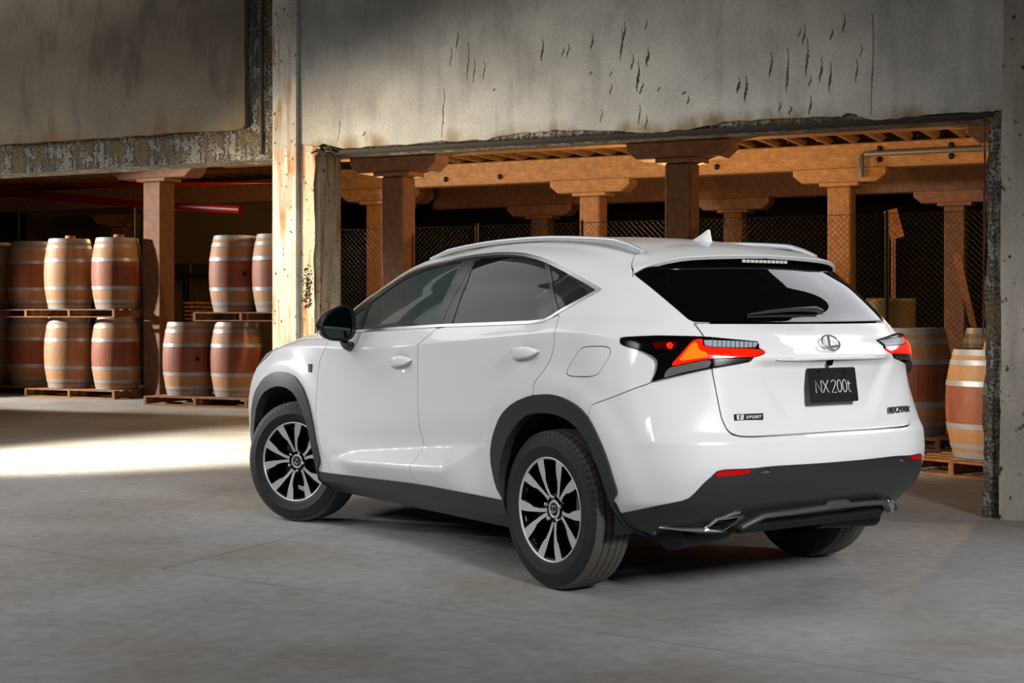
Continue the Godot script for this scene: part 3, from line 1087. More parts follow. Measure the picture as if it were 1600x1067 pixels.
# ---------------------------------------------------------------- chain-link fence
func build_fence() -> void:
	var t := thing("chain_link_fence", "rusty chain link fence across the right bay behind the car", "fence", Vector3(0, 0, -6.42))
	var st := begin()
	var x0 := -6.2
	var x1 := 4.6
	var hgt := 2.33
	var pitch := 0.064
	var n := int((x1 - x0) / pitch)
	# each wire zigzags up through its neighbours: drawn as two crossing sets of slanted wires
	for s in [-1.0, 1.0]:
		for k in range(-int(hgt / pitch), n + 1):
			var a := Vector2(x0 + k * pitch, 0.04)
			var b := Vector2(a.x + hgt - 0.04, hgt)
			if a.x < x0:
				a.y += x0 - a.x
				a.x = x0
			if b.x > x1:
				b.y -= b.x - x1
				b.x = x1
			if b.y - a.y < 0.03:
				continue
			if s < 0:
				a.x = x0 + x1 - a.x
				b.x = x0 + x1 - b.x
			var p := Vector3(a.x, a.y, 0.003 * s)
			var q := Vector3(b.x, b.y, 0.003 * s)
			tube_to(st, PackedVector3Array([p, q]), 0.0019, 4, 1.0, false)
	var w := part("wire_mesh", done(st), M.wire, t)
	w.set_meta("kind", "stuff")
	part("top_wire", tube(PackedVector3Array([Vector3(x0, hgt, 0), Vector3(x1, hgt, 0)]), 0.004, 6), M.wire, t)
	for x in [-6.0, -3.6, -2.2, 1.35, 4.2]:
		part("fence_post", tube(PackedVector3Array([Vector3(x, 0, -0.03), Vector3(x, 2.36, -0.03)]), 0.024, 10), mat(Color(0.16, 0.14, 0.12), 0.6, 0.4), t)


# ---------------------------------------------------------------- odds and ends in the hall
func build_clutter() -> void:
	# a hung tan board and a leaning timber behind the fence
	var t := thing("wooden_board", "tan board leaning high behind the fence at right", "board", Vector3(1.0, 2.35, -8.6), 0.3)
	part("board", box(Vector3(0.16, 0.36, 0.02), 0.004), M.pallet, t).rotation.z = 0.25
	part("batten", box(Vector3(0.05, 2.4, 0.05), 0.004, Vector3(0.0, -1.15, -0.05)), M.post, t)
	for a in [[2.0, 0.99, 0.22, "front"], [2.75, 0.99, -0.20, "rear"]]:
		var o := part("loose_timber", box(Vector3(0.07, 2.0, 0.05), 0.005), M.post, self)
		o.position = Vector3(a[0], a[1], -8.3)
		o.rotation.z = a[2]
		tag(o, "%s leaning loose timber behind the fence at right" % a[3], "timber")
	# drum
	t = thing("steel_drum", "dull yellow brown drum behind the fence at right", "drum", Vector3(1.08, 0, -8.0))
	var prof := PackedVector2Array([Vector2(0.0, 1.42), Vector2(0.27, 1.42), Vector2(0.285, 1.44), Vector2(0.285, 1.40)])
	for k in 3:
		var y := 1.05 - k * 0.4
		prof.append_array(PackedVector2Array([Vector2(0.28, y + 0.04), Vector2(0.295, y), Vector2(0.28, y - 0.04)]))
	prof.append_array(PackedVector2Array([Vector2(0.285, 0.02), Vector2(0.285, 0.0), Vector2(0.0, 0.0)]))
	part("shell", lathe(prof, 28), mat(Color(0.30, 0.24, 0.09), 0.55), t)
	# rack of brick like crates on the hall floor behind
	for k in 3:
		t = thing("slatted_crate", "dark slatted crate behind the fence, %s" % ["lowest of the pile", "middle of the pile", "topmost of the pile"][k], "crate", Vector3(-1.15, k * 0.62, -10.9), 0.1, "")
		for y in 4:
			part("slat", box(Vector3(1.5, 0.11, 0.02), 0.003, Vector3(0, 0.08 + y * 0.145, 0.4)), M.post, t)
			part("slat", box(Vector3(0.02, 0.11, 0.8), 0.003, Vector3(0.75, 0.08 + y * 0.145, 0)), M.post, t)
		for x in [-0.72, 0.72]:
			part("corner_post", box(Vector3(0.05, 0.6, 0.05), 0.003, Vector3(x, 0.3, 0.37)), M.post, t)
		part("floor_board", box(Vector3(1.46, 0.02, 0.76), 0.003, Vector3(0, 0.02, 0)), M.post, t)
	# left bay: dark steel posts, a bench and a golden wrapped bundle
	for a in [[-14.15, -9.6, "beside the left edge"], [-12.6, -11.0, "behind the plain barrels"], [-11.6, -9.6, "next to the tall timber post"]]:
		var o := part("steel_post", tube(PackedVector3Array([Vector3.ZERO, Vector3(0, 3.1, 0)]), 0.03, 8), M.iron, self)
		o.position = Vector3(a[0], 0, a[1])
		tag(o, "thin black steel post %s" % a[2], "post")
	t = thing("work_bench", "low dark bench with a blue grey top behind the left barrels", "bench", Vector3(-15.4, 0, -14.2))
	part("bench_top", box(Vector3(3.6, 0.2, 1.2), 0.02, Vector3(0, 2.15, 0)), mat(Color(0.16, 0.19, 0.22), 0.5), t)
	for x in [-1.6, 1.6]:
		for z in [-0.5, 0.5]:
			part("leg", box(Vector3(0.1, 2.06, 0.1), 0.01, Vector3(x, 1.03, z)), M.iron, t)
	t = thing("woven_crate", "golden brown woven crate standing beyond the lower barrel with a bung hole", "crate", Vector3(-10.62, 1.0, -10.1))
	var st := begin()
	for y in 7:
		for k in 20:
			var a := TAU * k / 20.0
			var b := TAU * (k + 1) / 20.0
			var r := 0.26 + (0.012 if (k + y) % 2 == 0 else -0.004)
			var r2 := 0.26 + (0.012 if (k + 1 + y) % 2 == 0 else -0.004)
			tube_to(st, PackedVector3Array([Vector3(cos(a) * r, 0.04 + y * 0.065, sin(a) * r), Vector3(cos(b) * r2, 0.04 + y * 0.065, sin(b) * r2)]), 0.024, 5, 1.0, false)
	part("weave", done(st), mat(Color(0.50, 0.33, 0.10), 0.5), t)
	t = thing("stand_table", "dark stand under the woven crate", "stand", Vector3(-10.62, 0, -10.1))
	part("stand_top", box(Vector3(0.7, 0.05, 0.7), 0.008, Vector3(0, 0.975, 0)), M.post, t)
	for x in [-0.3, 0.3]:
		for z in [-0.3, 0.3]:
			part("leg", box(Vector3(0.06, 0.95, 0.06), 0.005, Vector3(x, 0.475, z)), M.post, t)
	t = thing("plank_upright", "orange timber plank standing at the left edge of the picture", "plank", Vector3(-12.98, 0, -7.45))
	part("plank", box(Vector3(0.16, 2.15, 0.06), 0.006, Vector3(0, 1.075, 0)), M.post_warm, t)
	part("foot", box(Vector3(0.34, 0.05, 0.30), 0.006, Vector3(0, 0.025, 0)), M.post_warm, t)


# ================================================================ the car
# The body is one smooth skin through contour rings (front centre, round the left side, to the rear centre), cut along panel lines.
const RINGS := {
	"underside": [[0,.22,-3.40],[.35,.22,-3.38],[.60,.22,-3.30],[.70,.22,-3.18],[.74,.22,-3.02],[.76,.22,-2.85],[.77,.22,-2.62],[.77,.22,-2.30],[.77,.22,-1.95],[.77,.22,-1.50],[.77,.22,-1.05],[.77,.22,-.60],[.77,.22,-.20],[.76,.24,.12],[.72,.27,.35],[.66,.29,.47],[.58,.30,.57],[.46,.30,.63],[.25,.31,.66],[0,.31,.67]],
	"sill_edge": [[0,.27,-3.55],[.35,.27,-3.52],[.63,.27,-3.43],[.77,.27,-3.28],[.83,.28,-3.12],[.855,.29,-2.92],[.865,.30,-2.64],[.862,.29,-2.30],[.855,.29,-1.95],[.852,.295,-1.50],[.852,.295,-1.05],[.855,.295,-.60],[.865,.30,-.20],[.868,.32,.14],[.835,.345,.39],[.77,.355,.545],[.67,.36,.665],[.535,.365,.735],[.30,.37,.785],[0,.37,.80]],
	"sill_top": [[0,.42,-3.63],[.35,.42,-3.60],[.645,.42,-3.51],[.795,.42,-3.38],[.865,.42,-3.20],[.892,.42,-2.95],[.90,.42,-2.66],[.885,.40,-2.30],[.875,.38,-1.95],[.873,.38,-1.50],[.875,.38,-1.05],[.88,.38,-.60],[.895,.42,-.20],[.905,.43,.15],[.88,.44,.42],[.83,.45,.60],[.735,.455,.735],[.585,.455,.82],[.30,.455,.875],[0,.455,.885]],
	"lower_door": [[0,.58,-3.66],[.35,.58,-3.63],[.655,.58,-3.55],[.80,.58,-3.42],[.868,.58,-3.22],[.898,.58,-2.95],[.908,.58,-2.66],[.895,.58,-2.30],[.878,.57,-1.95],[.876,.57,-1.50],[.878,.57,-1.05],[.885,.575,-.60],[.905,.58,-.20],[.917,.59,.15],[.902,.60,.44],[.848,.60,.645],[.745,.60,.785],[.60,.60,.868],[.30,.60,.93],[0,.60,.945]],
	"bumper_ledge": [[0,.70,-3.67],[.35,.70,-3.64],[.655,.70,-3.56],[.80,.70,-3.425],[.868,.69,-3.23],[.90,.69,-2.95],[.91,.69,-2.66],[.899,.685,-2.30],[.884,.68,-1.95],[.882,.68,-1.50],[.885,.68,-1.05],[.891,.685,-.60],[.91,.69,-.20],[.92,.70,.15],[.905,.705,.44],[.85,.71,.64],[.748,.712,.775],[.60,.714,.858],[.30,.716,.92],[0,.716,.936]],
	"gate_bottom": [[0,.78,-3.665],[.35,.78,-3.635],[.65,.78,-3.555],[.79,.78,-3.42],[.862,.77,-3.23],[.897,.77,-2.95],[.91,.77,-2.66],[.90,.765,-2.30],[.888,.76,-1.95],[.886,.76,-1.50],[.889,.76,-1.05],[.895,.765,-.60],[.912,.77,-.20],[.92,.775,.15],[.903,.772,.44],[.843,.765,.63],[.735,.76,.755],[.578,.755,.842],[.30,.75,.888],[0,.75,.90]],
	"gate_middle": [[0,.90,-3.65],[.34,.90,-3.615],[.62,.895,-3.53],[.755,.89,-3.40],[.84,.90,-3.215],[.88,.93,-2.95],[.895,.94,-2.66],[.897,.94,-2.30],[.892,.93,-1.95],[.892,.93,-1.50],[.895,.94,-1.05],[.90,.95,-.60],[.91,.96,-.20],[.915,.965,.15],[.897,.955,.43],[.822,.945,.60],[.695,.935,.725],[.603,.93,.797],[.31,.925,.87],[0,.92,.888]],
	"shoulder": [[0,1.0,-3.58],[.32,.992,-3.55],[.56,.985,-3.46],[.70,.975,-3.34],[.80,.995,-3.16],[.85,1.03,-2.93],[.87,1.06,-2.66],[.887,1.066,-2.30],[.897,1.060,-1.95],[.902,1.068,-1.50],[.904,1.098,-1.05],[.907,1.126,-.60],[.908,1.153,-.20],[.903,1.17,.15],[.873,1.155,.42],[.795,1.13,.59],[.70,1.105,.695],[.607,1.085,.768],[.335,1.075,.885],[0,1.072,.91]],
	"hood_middle": [[0,1.135,-3.30],[.22,1.132,-3.28],[.42,1.115,-3.23],[.57,1.095,-3.15],[.69,1.078,-3.02],[.775,1.082,-2.85],[.825,1.10,-2.62],[.853,1.103,-2.29],[.874,1.101,-1.95],[.883,1.118,-1.50],[.886,1.142,-1.05],[.888,1.162,-.60],[.887,1.184,-.20],[.875,1.212,.16],[.835,1.205,.42],[.76,1.182,.575],[.682,1.165,.66],[.607,1.155,.715],[.33,1.15,.80],[0,1.148,.822]],
	"beltline": [[0,1.175,-2.90],[.22,1.172,-2.89],[.42,1.165,-2.85],[.54,1.155,-2.80],[.63,1.145,-2.74],[.70,1.135,-2.65],[.75,1.132,-2.55],[.80,1.132,-2.29],[.852,1.14,-1.93],[.866,1.165,-1.50],[.869,1.182,-1.05],[.87,1.195,-.60],[.868,1.212,-.20],[.845,1.25,.17],[.795,1.243,.41],[.725,1.232,.54],[.665,1.227,.61],[.604,1.222,.656],[.32,1.218,.711],[0,1.216,.726]],
	"glasshouse": [[0,1.385,-2.25],[.25,1.382,-2.24],[.44,1.375,-2.20],[.54,1.368,-2.16],[.605,1.366,-2.13],[.651,1.359,-2.065],[.692,1.352,-1.98],[.731,1.346,-1.84],[.762,1.342,-1.62],[.777,1.357,-1.33],[.781,1.375,-1.0],[.781,1.385,-.60],[.777,1.387,-.22],[.758,1.38,.10],[.715,1.365,.33],[.645,1.36,.44],[.588,1.36,.505],[.535,1.36,.555],[.29,1.365,.603],[0,1.367,.617]],
	"roof_side": [[0,1.575,-1.62],[.25,1.57,-1.62],[.44,1.56,-1.60],[.53,1.55,-1.575],[.585,1.545,-1.555],[.61,1.537,-1.517],[.626,1.533,-1.467],[.637,1.533,-1.395],[.643,1.541,-1.25],[.649,1.559,-1.08],[.652,1.573,-.88],[.653,1.578,-.58],[.653,1.56,-.28],[.65,1.52,.0],[.642,1.458,.25],[.60,1.468,.345],[.535,1.49,.41],[.465,1.504,.447],[.24,1.517,.482],[0,1.522,.492]],
	"roof_rail": [[0,1.61,-1.45],[.22,1.605,-1.45],[.40,1.597,-1.43],[.48,1.59,-1.41],[.52,1.583,-1.39],[.54,1.578,-1.36],[.55,1.577,-1.31],[.555,1.582,-1.24],[.558,1.593,-1.12],[.56,1.603,-.98],[.562,1.61,-.80],[.562,1.61,-.52],[.562,1.594,-.25],[.56,1.565,.0],[.552,1.527,.20],[.52,1.524,.285],[.46,1.532,.34],[.40,1.538,.365],[.21,1.546,.392],[0,1.548,.40]],
	"roof_middle": [[0,1.637,-1.20],[.10,1.636,-1.19],[.19,1.632,-1.17],[.24,1.63,-1.14],[.27,1.628,-1.11],[.285,1.628,-1.07],[.29,1.63,-1.02],[.295,1.633,-.95],[.30,1.637,-.86],[.30,1.64,-.76],[.30,1.64,-.62],[.30,1.634,-.42],[.30,1.622,-.22],[.30,1.603,-.02],[.29,1.588,.10],[.26,1.58,.15],[.22,1.579,.18],[.18,1.58,.20],[.10,1.583,.215],[0,1.584,.22]],
	"roof_centre": [[0,1.648,-1.0],[0,1.648,-.99],[0,1.649,-.97],[0,1.650,-.95],[0,1.651,-.92],[0,1.652,-.89],[0,1.653,-.85],[0,1.653,-.80],[0,1.654,-.73],[0,1.653,-.65],[0,1.65,-.53],[0,1.645,-.40],[0,1.637,-.28],[0,1.626,-.15],[0,1.617,-.07],[0,1.612,-.02],[0,1.608,.01],[0,1.606,.03],[0,1.604,.045],[0,1.603,.05]],
}
const SHARP := {"sill_edge": [0.8, 0.8], "shoulder": [0.9, 0.5], "bumper_ledge": [0.0, 0.9], "gate_bottom": [0.0, 0.8], "roof_side": [0.0, 1.0], "beltline": [0.0, 0.6], "sill_top": [0.0, 0.6]}
# panel lines: side view (z, y), corner view (x + z, y), plan view (x, z)
const LINES := {
	"window_line": [[-2.235,1.139],[-1.876,1.147],[-1.403,1.167],[-0.986,1.184],[-0.536,1.195],[-0.089,1.207],[-0.02,1.228],[0.019,1.251],[0.127,1.303],[0.215,1.354],[0.219,1.363],[0.193,1.372],[0.055,1.418],[-0.112,1.472],[-0.293,1.52],[-0.481,1.55],[-0.705,1.561],[-0.994,1.554],[-1.259,1.537],[-1.49,1.51],[-1.65,1.475],[-1.93,1.388],[-2.15,1.295],[-2.23,1.24],[-2.27,1.187]],
	"front_glass": [[-1.827,1.162],[-1.91,1.313],[-1.884,1.325],[-1.682,1.418],[-1.498,1.471],[-1.315,1.503],[-1.019,1.522],[-1.046,1.195],[-1.276,1.183]],
	"sail_glass": [[-2.114,1.229],[-1.955,1.291],[-1.88,1.163],[-2.094,1.155]],
	"rear_door_glass": [[-0.882,1.533],[-0.636,1.534],[-0.45,1.523],[-0.328,1.507],[-0.271,1.495],[-0.191,1.422],[-0.015,1.255],[-0.046,1.244],[-0.108,1.22],[-0.435,1.211],[-0.865,1.201],[-0.861,1.222]],
	"quarter_glass": [[-0.228,1.494],[-0.044,1.432],[0.077,1.379],[0.135,1.349],[0.137,1.332],[0.083,1.297],[0.015,1.267],[-0.072,1.337]],
	"front_door": [[-2.193,1.121],[-2.176,1.055],[-2.243,0.987],[-2.265,0.864],[-2.264,0.621],[-2.23,0.478],[-2.172,0.394],[-2.143,0.325],[-1.137,0.350],[-1.196,0.45],[-1.121,0.561],[-1.153,0.689],[-1.141,0.956],[-1.125,1.095],[-1.044,1.143],[-0.983,1.186],[-1.544,1.165],[-1.873,1.15]],
	"rear_door": [[-0.983,1.186],[-1.044,1.143],[-1.125,1.095],[-1.141,0.956],[-1.153,0.689],[-1.121,0.561],[-1.196,0.45],[-1.137,0.350],[-0.757,0.350],[-0.378,0.350],[-0.393,0.415],[-0.427,0.55],[-0.435,0.611],[-0.406,0.674],[-0.324,0.777],[-0.217,0.84],[-0.065,0.882],[-0.067,0.932],[-0.003,0.99],[0.062,1.068],[0.074,1.168],[0.029,1.25],[-0.02,1.232],[-0.089,1.212],[-0.536,1.2]],
	"fuel_door": [[0.311,1.111],[0.41,1.113],[0.434,1.102],[0.439,1.078],[0.393,1.002],[0.367,0.985],[0.319,0.979],[0.201,0.977],[0.172,0.987],[0.175,1.007],[0.241,1.086],[0.269,1.105]],
	"bonnet": [[-0.80,-2.47],[-0.845,-2.53],[-0.85,-2.74],[-0.79,-3.0],[-0.70,-3.2],[-0.60,-3.33],[-0.3,-3.44],[0.2,-3.46],[0.2,-2.88],[-0.41,-2.83],[-0.54,-2.78],[-0.70,-2.62]],
	"headlamp": [[-2.98,1.035],[-3.08,1.04],[-3.22,0.99],[-3.40,0.93],[-3.42,0.88],[-3.2,0.93],[-3.03,0.99]],
	"windscreen": [[0.2,-2.87],[-0.40,-2.82],[-0.53,-2.76],[-0.61,-2.67],[-0.59,-2.2],[-0.535,-1.66],[-0.42,-1.63],[0.2,-1.66]],
	"lamp": [[-0.394,1.145],[-0.37,1.152],[-0.259,1.157],[-0.126,1.16],[0.123,1.156],[0.274,1.145],[0.448,1.132],[0.446,1.106],[0.475,1.096],[0.494,1.091],[0.456,1.075],[0.411,1.069],[0.399,1.05],[0.172,1.027],[0.014,1.003],[-0.121,0.976],[-0.185,0.962],[-0.153,1.007],[-0.143,1.053],[-0.174,1.076],[-0.268,1.102],[-0.369,1.12]],
	"lamp_red": [[-0.188,1.128],[-0.143,1.133],[-0.047,1.135],[-0.027,1.128],[-0.052,1.108],[-0.084,1.103],[-0.168,1.103]],
	"lamp_lit": [[-0.083,1.033],[-0.045,1.058],[0.006,1.099],[0.061,1.14],[0.118,1.144],[0.113,1.117],[0.17,1.107],[0.322,1.102],[0.437,1.098],[0.494,1.091],[0.456,1.075],[0.405,1.069],[0.197,1.065],[0.108,1.058],[0.006,1.042],[-0.058,1.033]],
	"lamp_hot": [[-0.03,1.052],[0.015,1.092],[0.062,1.13],[0.085,1.125],[0.09,1.10],[0.15,1.085],[0.15,1.07],[0.06,1.062]],
	"lamp_clear": [[0.121,1.139],[0.169,1.139],[0.309,1.134],[0.443,1.127],[0.433,1.106],[0.31,1.106],[0.17,1.11],[0.123,1.117]],
	"lamp_low": [[-0.09,1.026],[-0.045,1.033],[0.006,1.04],[0.108,1.056],[0.165,1.06],[0.165,1.029],[0.007,1.006],[-0.115,0.98]],
	"lamp_dark": [[0.178,1.062],[0.291,1.064],[0.405,1.066],[0.398,1.052],[0.292,1.041],[0.181,1.03]],
	"tailgate": [[0.058,1.213],[0.087,1.191],[0.121,1.158],[0.171,1.091],[0.172,1.027],[0.198,0.931],[0.23,0.819],[0.245,0.795],[0.263,0.768],[0.293,0.747],[0.371,0.736],[0.616,0.736],[0.838,0.738],[1.1,0.738],[1.1,1.213],[0.6,1.211]],
	"rear_surround": [[-0.334,1.431],[-0.238,1.381],[-0.141,1.327],[-0.037,1.268],[0.044,1.221],[0.119,1.218],[0.232,1.217],[0.657,1.214],[1.1,1.214],[1.1,1.53],[0.49,1.518],[0.24,1.5125],[-0.01,1.500],[-0.13,1.4855],[-0.25,1.4625]],
	"rear_glass": [[-0.008,1.489],[-0.074,1.470],[-0.143,1.442],[-0.162,1.429],[-0.165,1.412],[-0.147,1.389],[-0.071,1.34],[0.016,1.283],[0.070,1.228],[0.12,1.224],[0.232,1.222],[0.658,1.219],[1.1,1.218],[1.1,1.509],[0.49,1.506],[0.24,1.502]],
	"bumper_line": [[-0.55,0.50],[-0.411,0.455],[-0.377,0.397],[-0.171,0.441],[-0.012,0.469],[0.026,0.476],[0.066,0.496],[0.132,0.55],[0.184,0.582],[0.21,0.601],[0.261,0.606],[0.404,0.606],[0.521,0.611],[0.653,0.611],[0.835,0.61],[1.2,0.61],[1.2,-0.2],[-0.55,-0.2]],
	"bumper_cover": [[0.66,1.04],[0.628,0.966],[0.559,0.934],[0.476,0.899],[0.36,0.859],[0.30,0.60],[0.30,-0.2],[2.0,-0.2],[2.0,1.04]],
	"reflector": [[0.188,0.58],[0.21,0.598],[0.261,0.604],[0.405,0.605],[0.409,0.59],[0.365,0.582],[0.191,0.573]],
	"reflector_clear": [[0.417,0.588],[0.487,0.599],[0.517,0.599],[0.513,0.579]],
	"spoiler": [[-0.72,0.36],[-0.651,0.317],[-0.62,0.265],[-0.578,0.228],[-0.523,0.20],[-0.384,0.19],[-0.235,0.183],[0.1,0.178],[0.1,0.8],[-0.72,0.8]],
	"sill_line": [[-2.35,0.333],[-2.15,0.336],[-1.538,0.356],[-1.138,0.37],[-0.758,0.369],[-0.30,0.367],[-0.30,-0.2],[-2.35,-0.2]],
	"front_arch": [[-3.22,0.15],[-3.205,0.40],[-3.187,0.532],[-3.168,0.632],[-3.114,0.759],[-2.984,0.848],[-2.805,0.898],[-2.641,0.904],[-2.51,0.881],[-2.404,0.817],[-2.335,0.726],[-2.298,0.636],[-2.261,0.499],[-2.246,0.416],[-2.254,0.383],[-2.30,0.34],[-2.30,0.15]],
	"front_arch_in": [[-3.14,0.10],[-3.13,0.40],[-3.115,0.532],[-3.059,0.674],[-2.966,0.758],[-2.786,0.811],[-2.624,0.814],[-2.501,0.779],[-2.42,0.696],[-2.343,0.579],[-2.302,0.394],[-2.31,0.10]],
	"rear_arch": [[-0.36,0.15],[-0.36,0.37],[-0.402,0.433],[-0.438,0.575],[-0.406,0.675],[-0.326,0.777],[-0.218,0.84],[-0.073,0.881],[0.079,0.894],[0.185,0.881],[0.291,0.848],[0.358,0.799],[0.42,0.714],[0.465,0.629],[0.498,0.519],[0.497,0.483],[0.463,0.455],[0.455,0.40],[0.455,0.15]],
	"rear_arch_in": [[-0.355,0.10],[-0.355,0.37],[-0.361,0.504],[-0.297,0.646],[-0.186,0.747],[-0.082,0.797],[0.081,0.809],[0.202,0.791],[0.305,0.743],[0.372,0.675],[0.426,0.566],[0.45,0.457],[0.45,0.10]],
}
const STEP := 0.016

var sv := PackedVector3Array()
var sn := PackedVector3Array()
var sf := PackedFloat32Array()


func spline_piece(p0: Vector3, p1: Vector3, m0: Vector3, m1: Vector3, h: float, t: float) -> Vector3:
	var t2 := t * t
	var t3 := t2 * t
	return (2.0 * t3 - 3.0 * t2 + 1.0) * p0 + (t3 - 2.0 * t2 + t) * h * m0 + (3.0 * t2 - 2.0 * t3) * p1 + (t3 - t2) * h * m1


func flip_x(p: Vector3) -> Vector3:
	return Vector3(-p.x, p.y, p.z)


# how far a side panel stands proud of the plain skin
func relief(p: Vector3) -> Vector3:
	var d := 0.0
	if p.x < -0.7 and p.z > -2.2 and p.z < -0.45 and p.y < 0.8 and p.y > 0.3:
		# the wedge along the foot of the doors
		var up := lerpf(0.462, 0.567, clampf((p.z + 2.02) / 0.90, 0.0, 1.0)) if p.z < -1.118 else lerpf(0.567, 0.628, (p.z + 1.118) / 0.575)
		var low := lerpf(0.425, 0.453, clampf((p.z + 2.0) / 0.84, 0.0, 1.0)) if p.z < -1.159 else (lerpf(0.453, 0.469, (p.z + 1.159) / 0.30) if p.z < -0.859 else lerpf(0.469, 0.625, clampf((p.z + 0.859) / 0.331, 0.0, 1.0)))
		var a := 0.042 * smoothstep(-2.12, -1.80, p.z) * (1.0 - smoothstep(-0.86, -0.53, p.z) * 0.75) * (1.0 - smoothstep(-0.56, -0.46, p.z))
		if p.y >= up:
			d += -0.010 * (1.0 - smoothstep(up, up + 0.16, p.y)) * smoothstep(-2.12, -1.80, p.z) * (1.0 - smoothstep(-0.62, -0.46, p.z))
		elif p.y >= low:
			d += lerpf(-0.010, a, (up - p.y) / maxf(up - low, 0.004)) if a > 0.0 else 0.0
		else:
			d += a * clampf((p.y - 0.345) / maxf(low - 0.345, 0.01), 0.0, 1.0)
	if p.x < -0.75:
		# flares over the wheels
		for c in [[-2.72, 0.415, 0.50], [0.035, 0.405, 0.50]]:
			var r := Vector2(p.z - c[0], p.y - c[1]).length()
			if p.y > 0.35 and r < 0.72:
				d += 0.012 * (1.0 - smoothstep(c[2] + 0.03, c[2] + 0.13, r)) * smoothstep(0.35, 0.55, p.y)
		# hollows behind the door handles
		for c in [[-1.30, 1.0], [-0.15, 1.068]]:
			var e := Vector2((p.z - c[0]) / 0.125, (p.y - c[1]) / 0.062).length()
			if e < 1.0:
				d -= 0.016 * pow(1.0 - e * e, 1.5)
	var out := p
	out.x -= d
	if p.z > 0.3 and p.y > 0.58 and p.y < 1.0 and p.x < -0.4:
		# the upright edge where the bumper corner begins
		var k := smoothstep(-0.205, -0.175, p.x + p.z) * (1.0 - smoothstep(-0.17, 0.10, p.x + p.z)) * smoothstep(0.60, 0.72, p.y) * (1.0 - smoothstep(0.95, 0.985, p.y))
		out += Vector3(-0.75, 0.0, 0.66) * 0.0045 * k
	if p.z > 0.7 and p.y > 0.75 and p.y < 1.08:
		# the hollow for the plate
		var half := lerpf(0.27, 0.43, clampf((p.y - 0.79) / 0.25, 0.0, 1.0))
		var q := (1.0 - smoothstep(half - 0.05, half + 0.03, absf(p.x))) * smoothstep(0.775, 0.84, p.y) * (1.0 - smoothstep(1.028, 1.062, p.y))
		out.z -= 0.022 * q
	if p.z > 0.7 and p.y > 1.04 and p.y < 1.09:
		# the bright lip over it
		out.z += 0.012 * (1.0 - smoothstep(0.30, 0.42, absf(p.x))) * (1.0 - absf(p.y - 1.064) / 0.03) if absf(p.y - 1.064) < 0.03 else 0.0
	return out


